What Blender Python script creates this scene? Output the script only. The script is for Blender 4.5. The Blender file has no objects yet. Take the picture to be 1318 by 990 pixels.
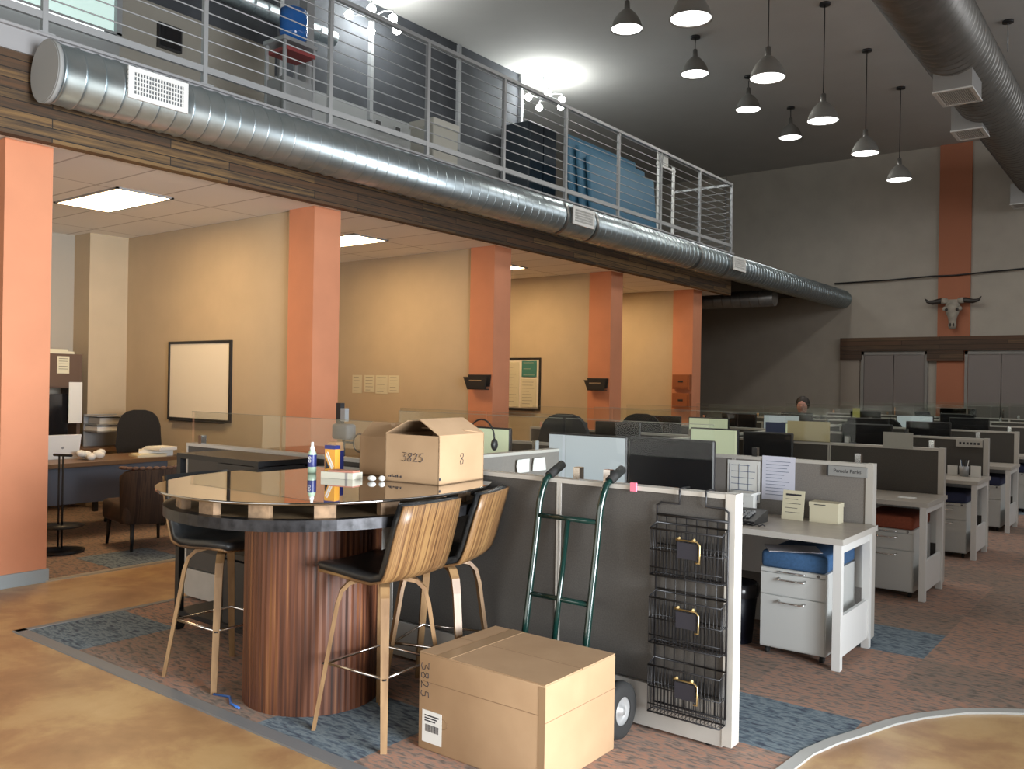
import bpy, bmesh, math, random
from mathutils import Vector, Matrix
random.seed(7)
S = bpy.context.scene
COL = S.collection
PI = math.pi

# ------------------------------------------------------------------ camera
cam_d = bpy.data.cameras.new('camera'); cam = bpy.data.objects.new('camera', cam_d); COL.objects.link(cam)
cam_d.sensor_width = 36.0; cam_d.sensor_fit = 'HORIZONTAL'; cam_d.lens = 36.0 * 1120.0 / 1318.0
cam_d.clip_start = 0.05; cam_d.clip_end = 100
right = Vector((0.793331073, 0.608545906, 0.0172536865))
down = Vector((0.0135938040, 0.0106265292, -0.999851132))
fwd = Vector((-0.608638659, 0.793447514, 0.000157902041))
R = Matrix((right, -down, -fwd)).transposed().to_4x4()
cam.matrix_world = Matrix.Translation((0, 0, 1.56)) @ R
S.camera = cam

# ------------------------------------------------------------------ view and world
S.view_settings.view_transform = 'Standard'; S.view_settings.look = 'None'
S.view_settings.gamma = 1.0; S.view_settings.use_curve_mapping = False
S.view_settings.exposure = 0.0
W = bpy.data.worlds.new('world'); S.world = W; W.use_nodes = True
bg = W.node_tree.nodes['Background']; bg.inputs[0].default_value = (0.75, 0.85, 1.0, 1); bg.inputs[1].default_value = 0.4

def area(name, loc, rot, sx, sy, power, color=(1, 1, 1), spread=PI):
    l = bpy.data.lights.new(name, 'AREA'); l.shape = 'RECTANGLE'; l.size = sx; l.size_y = sy
    l.energy = power; l.color = color; l.spread = spread
    o = bpy.data.objects.new(name, l); COL.objects.link(o); o.location = loc; o.rotation_euler = rot
    return o
# daylight: glazed entrance in the right wall, shop windows behind the camera
area('entrance_daylight', (3.35, 1.9, 1.6), (0, math.radians(90), 0), 2.6, 3.2, 330, (0.93, 0.97, 1.0), math.radians(84))
area('front_window_daylight', (-2.6, -4.35, 1.9), (math.radians(80), 0, 0), 9.0, 2.8, 200, (1.0, 0.95, 0.86), math.radians(150))
area('added_hall_fill', (3.45, 12.5, 5.3), (0, math.radians(82), 0), 2.2, 13.0, 220, (0.98, 0.99, 1.0), math.radians(170))  # invented high side light, added to lift the ceiling and far wall

# ------------------------------------------------------------------ materials
MATS = {}
def mat(name, color=(0.5, 0.5, 0.5), rough=0.6, metal=0.0, noise=0.0, nscale=20.0, bump=0.0, bscale=60.0,
        emit=None, estr=0.0, trans=0.0, alpha=1.0, spec=0.5, coat=0.0):
    if name in MATS: return MATS[name]
    m = bpy.data.materials.new(name); m.use_nodes = True; nt = m.node_tree
    b = nt.nodes['Principled BSDF']
    c = (*color, 1)
    b.inputs['Base Color'].default_value = c; b.inputs['Roughness'].default_value = rough
    b.inputs['Metallic'].default_value = metal; b.inputs['Specular IOR Level'].default_value = spec
    b.inputs['Coat Weight'].default_value = coat
    if trans: b.inputs['Transmission Weight'].default_value = trans
    if alpha < 1: b.inputs['Alpha'].default_value = alpha
    if emit:
        b.inputs['Emission Color'].default_value = (*emit, 1); b.inputs['Emission Strength'].default_value = estr
    tc = nt.nodes.new('ShaderNodeTexCoord')
    if noise > 0:
        n = nt.nodes.new('ShaderNodeTexNoise'); n.inputs['Scale'].default_value = nscale; n.inputs['Detail'].default_value = 5
        nt.links.new(tc.outputs['Object'], n.inputs['Vector'])
        r = nt.nodes.new('ShaderNodeValToRGB')
        r.color_ramp.elements[0].position = 0.3; r.color_ramp.elements[1].position = 0.7
        r.color_ramp.elements[0].color = (*[x * (1 - noise) for x in color], 1)
        r.color_ramp.elements[1].color = (*[min(1, x * (1 + noise)) for x in color], 1)
        nt.links.new(n.outputs['Fac'], r.inputs['Fac']); nt.links.new(r.outputs['Color'], b.inputs['Base Color'])
    if bump > 0:
        n2 = nt.nodes.new('ShaderNodeTexNoise'); n2.inputs['Scale'].default_value = bscale
        nt.links.new(tc.outputs['Object'], n2.inputs['Vector'])
        bp = nt.nodes.new('ShaderNodeBump'); bp.inputs['Strength'].default_value = bump; bp.inputs['Distance'].default_value = 0.01
        nt.links.new(n2.outputs['Fac'], bp.inputs['Height']); nt.links.new(bp.outputs['Normal'], b.inputs['Normal'])
    MATS[name] = m
    return m

def ramp_mat(name, stops, scale=(1, 1, 1), nscale=5.0, detail=8.0, rough=0.5, distort=0.0, bump=0.0, metal=0.0, coord='Object', rot=(0, 0, 0)):
    m = bpy.data.materials.new(name); m.use_nodes = True; nt = m.node_tree; b = nt.nodes['Principled BSDF']
    tc = nt.nodes.new('ShaderNodeTexCoord'); mp = nt.nodes.new('ShaderNodeMapping')
    mp.inputs['Scale'].default_value = scale; mp.inputs['Rotation'].default_value = rot
    nt.links.new(tc.outputs[coord], mp.inputs['Vector'])
    n = nt.nodes.new('ShaderNodeTexNoise'); n.inputs['Scale'].default_value = nscale; n.inputs['Detail'].default_value = detail
    n.inputs['Distortion'].default_value = distort
    nt.links.new(mp.outputs['Vector'], n.inputs['Vector'])
    r = nt.nodes.new('ShaderNodeValToRGB'); cr = r.color_ramp
    while len(cr.elements) > 1: cr.elements.remove(cr.elements[-1])
    cr.elements[0].position = stops[0][0]; cr.elements[0].color = (*stops[0][1], 1)
    for p, c in stops[1:]:
        e = cr.elements.new(p); e.color = (*c, 1)
    nt.links.new(n.outputs['Fac'], r.inputs['Fac']); nt.links.new(r.outputs['Color'], b.inputs['Base Color'])
    b.inputs['Roughness'].default_value = rough; b.inputs['Metallic'].default_value = metal
    if bump:
        bp = nt.nodes.new('ShaderNodeBump'); bp.inputs['Strength'].default_value = bump; bp.inputs['Distance'].default_value = 0.005
        nt.links.new(n.outputs['Fac'], bp.inputs['Height']); nt.links.new(bp.outputs['Normal'], b.inputs['Normal'])
    MATS[name] = m
    return m

def planks(name, ux, uz, row, length, cols, rough=0.8):
    """reclaimed boards: rows along `ux` axis, stacked along `uz` axis (object axes 0..2)"""
    m = bpy.data.materials.new(name); m.use_nodes = True; nt = m.node_tree; b = nt.nodes['Principled BSDF']
    tc = nt.nodes.new('ShaderNodeTexCoord'); sp = nt.nodes.new('ShaderNodeSeparateXYZ'); cb = nt.nodes.new('ShaderNodeCombineXYZ')
    nt.links.new(tc.outputs['Object'], sp.inputs[0]); nt.links.new(sp.outputs[ux], cb.inputs[0]); nt.links.new(sp.outputs[uz], cb.inputs[1])
    br = nt.nodes.new('ShaderNodeTexBrick'); nt.links.new(cb.outputs[0], br.inputs['Vector'])
    br.inputs['Scale'].default_value = 1; br.inputs['Brick Width'].default_value = length; br.inputs['Row Height'].default_value = row
    br.inputs['Mortar Size'].default_value = 0.004; br.offset = 0.37; br.inputs['Color1'].default_value = (0, 0, 0, 1); br.inputs['Color2'].default_value = (1, 1, 1, 1)
    br.inputs['Mortar'].default_value = (0, 0, 0, 1)
    n = nt.nodes.new('ShaderNodeTexNoise'); mp = nt.nodes.new('ShaderNodeMapping'); mp.inputs['Scale'].default_value = (1.2, 28, 1)
    nt.links.new(cb.outputs[0], mp.inputs[0]); nt.links.new(mp.outputs[0], n.inputs['Vector']); n.inputs['Scale'].default_value = 1.6; n.inputs['Detail'].default_value = 6
    mx = nt.nodes.new('ShaderNodeMath'); mx.operation = 'MULTIPLY_ADD'; mx.inputs[1].default_value = 0.55
    m2 = nt.nodes.new('ShaderNodeMath'); m2.operation = 'MULTIPLY'; m2.inputs[1].default_value = 0.55
    nt.links.new(n.outputs['Fac'], m2.inputs[0]); nt.links.new(br.outputs['Color'], mx.inputs[0]); nt.links.new(m2.outputs[0], mx.inputs[2])
    r = nt.nodes.new('ShaderNodeValToRGB'); cr = r.color_ramp
    cr.elements[0].position = 0.1; cr.elements[0].color = (*cols[0], 1); cr.elements[1].position = 0.95; cr.elements[1].color = (*cols[-1], 1)
    for i, c in enumerate(cols[1:-1]):
        e = cr.elements.new(0.1 + 0.85 * (i + 1) / (len(cols) - 1)); e.color = (*c, 1)
    nt.links.new(mx.outputs[0], r.inputs[0])
    mm = nt.nodes.new('ShaderNodeMix'); mm.data_type = 'RGBA'
    nt.links.new(br.outputs['Fac'], mm.inputs[0]); nt.links.new(r.outputs[0], mm.inputs[6]); mm.inputs[7].default_value = (0.012, 0.01, 0.008, 1)
    nt.links.new(mm.outputs[2], b.inputs['Base Color']); b.inputs['Roughness'].default_value = rough
    MATS[name] = m
    return m

beige = mat('beige_paint', (0.52, 0.42, 0.29), 0.85, noise=0.04, nscale=3)
hallp = mat('taupe_paint', (0.40, 0.365, 0.315), 0.85, noise=0.06, nscale=2)
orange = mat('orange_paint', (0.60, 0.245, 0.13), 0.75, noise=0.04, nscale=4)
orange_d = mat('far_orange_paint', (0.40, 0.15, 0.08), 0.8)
grey_ceil = mat('grey_ceiling_paint', (0.50, 0.49, 0.47), 0.9, noise=0.03, nscale=1.5)
dark_wall = mat('charcoal_paint', (0.06, 0.065, 0.075), 0.85, noise=0.2, nscale=3)
knee = mat('light_grey_paint', (0.27, 0.28, 0.28), 0.7)
steel_p = mat('grey_painted_steel', (0.33, 0.34, 0.35), 0.45, metal=0.3)
galv = ramp_mat('galvanised_steel', [(0.3, (0.36, 0.43, 0.46)), (0.7, (0.47, 0.54, 0.58))], nscale=5, rough=0.33, metal=0.9)
galv_d = ramp_mat('dull_galvanised_steel', [(0.3, (0.20, 0.196, 0.188)), (0.7, (0.27, 0.265, 0.255))], nscale=5, rough=0.42, metal=0.75)
white_m = mat('white_painted_metal', (0.72, 0.73, 0.72), 0.45)
grille_g = mat('grille_shadow_grey', (0.10, 0.11, 0.12), 0.7)
fabric = mat('grey_panel_fabric', (0.082, 0.077, 0.071), 0.95, noise=0.18, nscale=160, bump=0.2, bscale=400)
fabric_l = mat('light_panel_fabric', (0.22, 0.205, 0.19), 0.95, noise=0.14, nscale=160, bump=0.2, bscale=400)
trimw = mat('putty_trim', (0.50, 0.485, 0.45), 0.5)
basep = mat('putty_base_panel', (0.42, 0.41, 0.385), 0.55, noise=0.05, nscale=10)
desk_w = mat('white_desk_frame', (0.74, 0.75, 0.74), 0.45)
desk_top = mat('pale_laminate', (0.44, 0.40, 0.35), 0.35, noise=0.1, nscale=14)
ped_m = mat('pedestal_grey', (0.58, 0.60, 0.59), 0.45)
chrome = mat('chrome', (0.8, 0.8, 0.8), 0.15, metal=1)
blackm = mat('black_metal', (0.02, 0.02, 0.022), 0.4, metal=0.3)
blackp = mat('black_plastic', (0.018, 0.018, 0.02), 0.45)
screen_d = mat('dark_screen', (0.012, 0.012, 0.014), 0.12)
screen_l = mat('pale_screen', (0.30, 0.33, 0.35), 0.5, emit=(0.55, 0.62, 0.66), estr=0.42)
screen_g = mat('greenish_screen', (0.4, 0.45, 0.3), 0.4, emit=(0.72, 0.78, 0.55), estr=0.42)
vinyl = mat('black_vinyl', (0.018, 0.02, 0.022), 0.38, bump=0.1, bscale=80)
blue_f = mat('blue_fabric', (0.045, 0.12, 0.26), 0.85, noise=0.15, nscale=60)
rust_f = mat('rust_fabric', (0.24, 0.06, 0.03), 0.85, noise=0.15, nscale=60)
navy_f = mat('navy_fabric', (0.03, 0.04, 0.10), 0.85)
paper = mat('paper', (0.75, 0.76, 0.74), 0.8)
cream = mat('cream_paper', (0.66, 0.62, 0.46), 0.8)
ink = mat('ink', (0.02, 0.02, 0.03), 0.7)
inkb = mat('blue_grey_ink', (0.18, 0.22, 0.32), 0.7)
card = ramp_mat('cardboard', [(0.3, (0.35, 0.225, 0.125)), (0.7, (0.43, 0.285, 0.165))], nscale=4, rough=0.85)
card_d = mat('cardboard_edge', (0.24, 0.15, 0.085), 0.9)
tape = mat('packing_tape', (0.36, 0.24, 0.14), 0.3)
green_m = mat('green_enamel', (0.003, 0.022, 0.018), 0.22, coat=0.5)
rubber = mat('rubber', (0.015, 0.015, 0.015), 0.8)
brass = mat('brass', (0.55, 0.42, 0.2), 0.35, metal=0.9)
bone = mat('bone', (0.34, 0.31, 0.26), 0.8, noise=0.2, nscale=8)
horn = mat('horn', (0.03, 0.025, 0.022), 0.5)
skin_m = mat('skin', (0.5, 0.25, 0.19), 0.6)
red_m = mat('red_plastic', (0.25, 0.04, 0.04), 0.5)
pinkm = mat('pink_note', (0.8, 0.2, 0.3), 0.7)
glow = mat('lamp_interior', (1, 1, 1), 0.5, emit=(1.0, 0.99, 0.95), estr=5.0)
bulb_m = mat('glowing_bulb', (1, 1, 1), 0.5, emit=(1.0, 1.0, 0.97), estr=22.0)
panel_e = mat('troffer_diffuser', (1, 1, 1), 0.5, emit=(1.0, 0.68, 0.35), estr=25.0)
win_e = mat('daylit_pane', (0.6, 0.8, 0.75), 0.2, emit=(0.62, 0.78, 0.72), estr=0.55)
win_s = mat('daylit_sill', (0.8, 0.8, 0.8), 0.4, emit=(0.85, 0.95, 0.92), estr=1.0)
walnut = ramp_mat('zebrano_veneer', [(0.35, (0.06, 0.028, 0.012)), (0.48, (0.15, 0.075, 0.03)), (0.62, (0.25, 0.145, 0.058))], scale=(1.5, 46, 0.35), detail=2, nscale=2.4, rough=0.4)
bentw = ramp_mat('bentwood', [(0.35, (0.15, 0.082, 0.036)), (0.65, (0.27, 0.165, 0.077))], scale=(5, 5, 1), nscale=3, rough=0.4)
drumw = ramp_mat('reddish_slat_wood', [(0.3, (0.022, 0.008, 0.004)), (0.45, (0.075, 0.023, 0.010)), (0.58, (0.125, 0.042, 0.017)), (0.72, (0.21, 0.088, 0.03))], scale=(30, 30, 0.7), nscale=2.0, rough=0.5)
darkwood = ramp_mat('dark_brown_wood', [(0.3, (0.05, 0.03, 0.02)), (0.7, (0.11, 0.065, 0.04))], scale=(1, 8, 8), nscale=4, rough=0.6)
beam = planks('reclaimed_planks', 1, 2, 0.072, 1.5, [(0.02, 0.012, 0.007), (0.10, 0.050, 0.023), (0.045, 0.030, 0.019), (0.19, 0.11, 0.043), (0.06, 0.036, 0.02), (0.13, 0.063, 0.03)])
beam2 = planks('reclaimed_planks_far', 0, 2, 0.1, 2.1, [(0.035, 0.02, 0.013), (0.11, 0.06, 0.035), (0.06, 0.04, 0.028), (0.16, 0.095, 0.05)])
stripe = ramp_mat('striped_upholstery', [(0.4, (0.035, 0.022, 0.018)), (0.5, (0.075, 0.045, 0.03)), (0.6, (0.05, 0.032, 0.024))], scale=(1, 20, 1), nscale=2, rough=0.9)

# stained concrete floor
def concrete():
    m = bpy.data.materials.new('stained_concrete'); m.use_nodes = True; nt = m.node_tree; b = nt.nodes['Principled BSDF']
    tc = nt.nodes.new('ShaderNodeTexCoord')
    n = nt.nodes.new('ShaderNodeTexNoise'); n.inputs['Scale'].default_value = 2.1; n.inputs['Detail'].default_value = 10; n.inputs['Distortion'].default_value = 0.3
    n.inputs['Roughness'].default_value = 0.62
    nt.links.new(tc.outputs['Object'], n.inputs['Vector'])
    r = nt.nodes.new('ShaderNodeValToRGB'); cr = r.color_ramp
    cr.elements[0].position = 0.22; cr.elements[0].color = (0.24, 0.125, 0.06, 1)
    cr.elements[1].position = 0.80; cr.elements[1].color = (0.62, 0.43, 0.21, 1)
    e = cr.elements.new(0.45); e.color = (0.40, 0.225, 0.105, 1)
    e = cr.elements.new(0.57); e.color = (0.52, 0.33, 0.15, 1)
    nt.links.new(n.outputs['Fac'], r.inputs['Fac']); nt.links.new(r.outputs[0], b.inputs['Base Color'])
    b.inputs['Roughness'].default_value = 0.38
    b.inputs['Coat Weight'].default_value = 0.15; b.inputs['Coat Roughness'].default_value = 0.2
    MATS['concrete'] = m
    return m
conc = concrete()
def carpet_mat(name, a, b2, c):
    m = ramp_mat(name, [(0.34, a), (0.48, b2), (0.56, c), (0.68, b2)], scale=(1, 1, 1), nscale=30, detail=10, rough=0.98, distort=0.3, bump=0.5)
    nt = m.node_tree
    mp = [n for n in nt.nodes if n.type == 'MAPPING'][0]; mp.inputs['Scale'].default_value = (0.55, 1.7, 1)
    return m
cp_rust = carpet_mat('rust_carpet', (0.15, 0.115, 0.10), (0.29, 0.215, 0.175), (0.44, 0.23, 0.155))
cp_grey = carpet_mat('taupe_carpet', (0.13, 0.105, 0.09), (0.24, 0.19, 0.155), (0.33, 0.20, 0.145))
cp_blue = carpet_mat('blue_carpet', (0.05, 0.065, 0.10), (0.12, 0.165, 0.205), (0.20, 0.25, 0.28))

def tile_ceiling():
    m = bpy.data.materials.new('acoustic_tiles'); m.use_nodes = True; nt = m.node_tree; b = nt.nodes['Principled BSDF']
    tc = nt.nodes.new('ShaderNodeTexCoord'); br = nt.nodes.new('ShaderNodeTexBrick'); br.offset = 0
    mp = nt.nodes.new('ShaderNodeMapping'); mp.inputs['Location'].default_value = (-0.40, -0.42, 0)
    nt.links.new(tc.outputs['Object'], mp.inputs[0]); nt.links.new(mp.outputs[0], br.inputs['Vector'])
    br.inputs['Scale'].default_value = 1; br.inputs['Brick Width'].default_value = 1.17; br.inputs['Row Height'].default_value = 0.585
    br.inputs['Mortar Size'].default_value = 0.011; br.inputs['Mortar Smooth'].default_value = 0.2
    br.inputs['Color1'].default_value = (0.80, 0.76, 0.70, 1); br.inputs['Color2'].default_value = (0.84, 0.80, 0.74, 1); br.inputs['Mortar'].default_value = (0.50, 0.45, 0.40, 1)
    nt.links.new(br.outputs['Color'], b.inputs['Base Color']); b.inputs['Roughness'].default_value = 0.9
    return m
tiles_m = tile_ceiling()

def glass_mat(name, tint, refl=0.06, rough=0.0):
    m = bpy.data.materials.new(name); m.use_nodes = True; nt = m.node_tree
    for n in list(nt.nodes): nt.nodes.remove(n)
    out = nt.nodes.new('ShaderNodeOutputMaterial'); tr = nt.nodes.new('ShaderNodeBsdfTransparent'); gl = nt.nodes.new('ShaderNodeBsdfGlossy')
    tr.inputs[0].default_value = (*tint, 1); gl.inputs['Roughness'].default_value = rough
    fr = nt.nodes.new('ShaderNodeFresnel'); fr.inputs[0].default_value = 1.45
    mx = nt.nodes.new('ShaderNodeMixShader'); mu = nt.nodes.new('ShaderNodeMath'); mu.operation = 'MULTIPLY'; mu.inputs[1].default_value = refl
    nt.links.new(fr.outputs[0], mu.inputs[0]); nt.links.new(mu.outputs[0], mx.inputs[0]); nt.links.new(tr.outputs[0], mx.inputs[1]); nt.links.new(gl.outputs[0], mx.inputs[2])
    nt.links.new(mx.outputs[0], out.inputs[0])
    return m
glassm = glass_mat('clear_glass', (0.955, 0.97, 0.96), 0.22)
glass_edge = mat('glass_edge', (0.20, 0.22, 0.18), 0.3)
tabletop_m = mat('bar_top_glass', (0.012, 0.010, 0.008), 0.02, spec=1.0, coat=1.0)
MATS['bar_top_glass'].node_tree.nodes['Principled BSDF'].inputs['IOR'].default_value = 2.3

# ------------------------------------------------------------------ mesh helpers
class MB:
    def __init__(s): s.v = []; s.f = []; s.sm = []
    def add(s, vs, fs, smooth=False):
        b = len(s.v); s.v += [tuple(p) for p in vs]
        for f in fs: s.f.append([b + i for i in f]); s.sm.append(smooth)
        return s
    def box(s, x0, x1, y0, y1, z0, z1):
        if x0 > x1: x0, x1 = x1, x0
        if y0 > y1: y0, y1 = y1, y0
        if z0 > z1: z0, z1 = z1, z0
        return s.add([(x0, y0, z0), (x1, y0, z0), (x1, y1, z0), (x0, y1, z0), (x0, y0, z1), (x1, y0, z1), (x1, y1, z1), (x0, y1, z1)],
                     [(0, 3, 2, 1), (4, 5, 6, 7), (0, 1, 5, 4), (1, 2, 6, 5), (2, 3, 7, 6), (3, 0, 4, 7)])
    def rbox(s, x0, x1, y0, y1, z0, z1, r=0.02, n=3):
        """box with rounded edges (superellipsoid style corners)"""
        bm = bmesh.new(); bmesh.ops.create_cube(bm, size=1)
        for v in bm.verts:
            v.co = Vector(((x0 + x1) / 2 + v.co.x * (x1 - x0), (y0 + y1) / 2 + v.co.y * (y1 - y0), (z0 + z1) / 2 + v.co.z * (z1 - z0)))
        bmesh.ops.bevel(bm, geom=bm.edges[:], offset=r, segments=n, profile=0.5, affect='EDGES')
        bm.verts.index_update()
        s.add([v.co[:] for v in bm.verts], [[v.index for v in f.verts] for f in bm.faces], n > 1); bm.free(); return s
    def quad(s, a, b, c, d): return s.add([a, b, c, d], [(0, 1, 2, 3)])
    def prism(s, pts, z0, z1, smooth=False):
        n = len(pts)
        vs = [(x, y, z0) for x, y in pts] + [(x, y, z1) for x, y in pts]
        s.add(vs, [list(range(n))[::-1], list(range(n, 2 * n))] , False)
        b = len(s.v) - 2 * n
        for i in range(n):
            j = (i + 1) % n; s.f.append([b + i, b + j, b + n + j, b + n + i]); s.sm.append(smooth)
        return s
    def extr(s, pts3, d):
        """extrude polygon of 3d points along vector d"""
        n = len(pts3); d = Vector(d)
        vs = [tuple(p) for p in pts3] + [tuple(Vector(p) + d) for p in pts3]
        return s.add(vs, [list(range(n))[::-1], list(range(n, 2 * n))] + [[i, (i + 1) % n, n + (i + 1) % n, n + i] for i in range(n)])
    def tube(s, path, r, n=8, closed=False, caps=True):
        P = [Vector(p) for p in path]; m = len(P); rr = r if isinstance(r, (list, tuple)) else [r] * m
        rings = []; prev = None
        for i in range(m):
            if closed: t = (P[(i + 1) % m] - P[i - 1])
            elif i == 0: t = P[1] - P[0]
            elif i == m - 1: t = P[-1] - P[-2]
            else: t = (P[i + 1] - P[i]).normalized() + (P[i] - P[i - 1]).normalized()
            t.normalize()
            if prev is None:
                a = Vector((0, 0, 1)) if abs(t.z) < 0.9 else Vector((1, 0, 0))
            else: a = prev
            u = (a - t * a.dot(t)).normalized(); w = t.cross(u); prev = u
            rings.append([P[i] + (u * math.cos(2 * PI * k / n) + w * math.sin(2 * PI * k / n)) * rr[i] for k in range(n)])
        vs = [p for rg in rings for p in rg]; fs = []
        for i in range(m if closed else m - 1):
            j = (i + 1) % m
            for k in range(n): fs.append((i * n + k, i * n + (k + 1) % n, j * n + (k + 1) % n, j * n + k))
        s.add(vs, fs, True)
        if caps and not closed:
            b = len(s.v) - m * n
            s.f.append([b + k for k in range(n)][::-1]); s.sm.append(False)
            s.f.append([b + (m - 1) * n + k for k in range(n)]); s.sm.append(False)
        return s
    def strip(s, path, wdir, w, t):
        """flat bent strip: rectangular section w (along wdir) by t"""
        P = [Vector(p) for p in path]; m = len(P); wd = Vector(wdir).normalized(); vs = []
        for i in range(m):
            tg = (P[min(i + 1, m - 1)] - P[max(i - 1, 0)]).normalized(); nn = tg.cross(wd).normalized()
            ww = w[i] if isinstance(w, (list, tuple)) else w
            for a, b2 in ((-1, -1), (1, -1), (1, 1), (-1, 1)): vs.append(P[i] + wd * a * ww / 2 + nn * b2 * t / 2)
        fs = [(3, 2, 1, 0), tuple((m - 1) * 4 + k for k in range(4))]
        for i in range(m - 1):
            for k in range(4): fs.append((i * 4 + k, i * 4 + (k + 1) % 4, (i + 1) * 4 + (k + 1) % 4, (i + 1) * 4 + k))
        return s.add(vs, fs)
    def lathe(s, prof, c=(0, 0, 0), axis='z', n=24, smooth=True, caps=True):
        vs = []; m = len(prof)
        for (r, z) in prof:
            for k in range(n):
                a = 2 * PI * k / n; x = r * math.cos(a); y = r * math.sin(a)
                p = (x, y, z) if axis == 'z' else ((z, x, y) if axis == 'x' else (x, z, y))
                vs.append((c[0] + p[0], c[1] + p[1], c[2] + p[2]))
        fs = [(i * n + k, i * n + (k + 1) % n, (i + 1) * n + (k + 1) % n, (i + 1) * n + k) for i in range(m - 1) for k in range(n)]
        s.add(vs, fs, smooth)
        if caps:
            b = len(s.v) - m * n
            if prof[0][0] > 1e-4: s.f.append([b + k for k in range(n)][::-1]); s.sm.append(False)
            if prof[-1][0] > 1e-4: s.f.append([b + (m - 1) * n + k for k in range(n)]); s.sm.append(False)
        return s
    def ball(s, c, rx, ry=None, rz=None, n=16, m=10):
        ry = ry or rx; rz = rz or rx; vs = []; fs = []
        for i in range(m + 1):
            th = PI * i / m
            for k in range(n):
                a = 2 * PI * k / n; vs.append((c[0] + rx * math.sin(th) * math.cos(a), c[1] + ry * math.sin(th) * math.sin(a), c[2] + rz * math.cos(th)))
        for i in range(m):
            for k in range(n): fs.append((i * n + k, (i + 1) * n + k, (i + 1) * n + (k + 1) % n, i * n + (k + 1) % n))
        return s.add(vs, fs, True)
    def xform(s, M, start=0):
        s.v = s.v[:start] + [tuple(M @ Vector(p)) for p in s.v[start:]]; return s
    def build(s, name, m, parent=None, world=False, label=None):
        me = bpy.data.meshes.new(name)
        off = Vector(parent.location) if (world and parent is not None) else Vector((0, 0, 0))
        if world and parent is not None and parent.parent is not None: off = off + Vector(parent.parent.location)
        me.from_pydata([tuple(Vector(p) - off) for p in s.v], [], s.f)
        for p, q in zip(me.polygons, s.sm): p.use_smooth = q
        bm = bmesh.new(); bm.from_mesh(me); bmesh.ops.recalc_face_normals(bm, faces=bm.faces)
        bm.to_mesh(me); bm.free()
        me.materials.append(m); me.update()
        o = bpy.data.objects.new(name, me); COL.objects.link(o)
        if parent is not None: o.parent = parent
        if label: o['label'] = label
        return o

def tag(o, label, cat, group=None, kind=None):
    o['label'] = label; o['category'] = cat
    if group: o['group'] = group
    if kind: o['kind'] = kind
    return o
def thing(name, label, cat, loc=(0, 0, 0), rz=0, group=None):
    o = bpy.data.objects.new(name, None); COL.objects.link(o); o.location = loc; o.rotation_euler = (0, 0, rz); o.empty_display_size = 0.1
    return tag(o, label, cat, group)
def struct(name, mb, m, parent=None):
    o = mb.build(name, m, parent, world=parent is not None)
    if parent is None: o['kind'] = 'structure'
    return o
def sroot(name, loc=(0, 0, 0)):
    o = bpy.data.objects.new(name, None); COL.objects.link(o); o.location = loc; o['kind'] = 'structure'; return o
def dup(root, loc, rz, label, group=None):
    r = root.copy(); COL.objects.link(r); r.location = loc; r.rotation_euler = (0, 0, rz); r['label'] = label
    if group: r['group'] = group
    for ch in list(root.children):
        c = ch.copy(); COL.objects.link(c); c.parent = r
        for g in list(ch.children):
            d = g.copy(); COL.objects.link(d); d.parent = c
    return r
def B(x0, x1, y0, y1, z0, z1): return MB().box(x0, x1, y0, y1, z0, z1)

# ------------------------------------------------------------------ room shell
CZ = 7.0; FX = -6.6; FY = 21.0
struct('floor', B(-12.0, 3.6, -4.6, FY, -0.1, 0.0), conc)
struct('ceiling', B(-12.0, 3.6, -4.6, FY, CZ, CZ + 0.1), grey_ceil)
struct('wall_far', B(-12.0, 3.6, FY, FY + 0.15, 0, CZ), hallp)
struct('wall_left', B(-12.15, -12.0, -4.6, FY, 0, CZ), hallp)
w = MB()
w.box(3.6, 3.75, -4.6, 0.1, 0, CZ).box(3.6, 3.75, 4.5, FY, 0, CZ).box(3.6, 3.75, 0.1, 4.5, 2.95, CZ).box(3.6, 3.75, 0.1, 4.5, 0, 0.08)
struct('wall_right', w, hallp)
w = MB(); w.box(-12.0, -7.2, -4.75, -4.6, 0, CZ).box(2.0, 3.6, -4.75, -4.6, 0, CZ).box(-7.2, 2.0, -4.75, -4.6, 3.4, CZ).box(-7.2, 2.0, -4.75, -4.6, 0, 0.5)
struct('wall_back', w, hallp)
f = MB()
for y in (0.1, 1.54, 2.98, 4.42): f.box(3.55, 3.65, y, y + 0.08, 0.08, 2.95)
f.box(3.55, 3.65, 0.1, 4.5, 2.87, 2.95)
struct('window_1', f, steel_p)
f = MB()
for i in range(5): f.box(-7.2 + i * 2.28, -7.12 + i * 2.28, -4.72, -4.62, 0.5, 3.4)
struct('window_2', f, steel_p)
f = MB()
for i in range(8): f.box(3.52, 3.60, 5.9 + i * 1.886, 5.96 + i * 1.886, 4.15, 6.45)
f.box(3.52, 3.60, 5.9, 19.2, 4.10, 4.16).box(3.52, 3.60, 5.9, 19.2, 6.42, 6.48)
struct('fill_light_frame', f, steel_p)  # unseen frame, added to go with the invented high fill light

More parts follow.
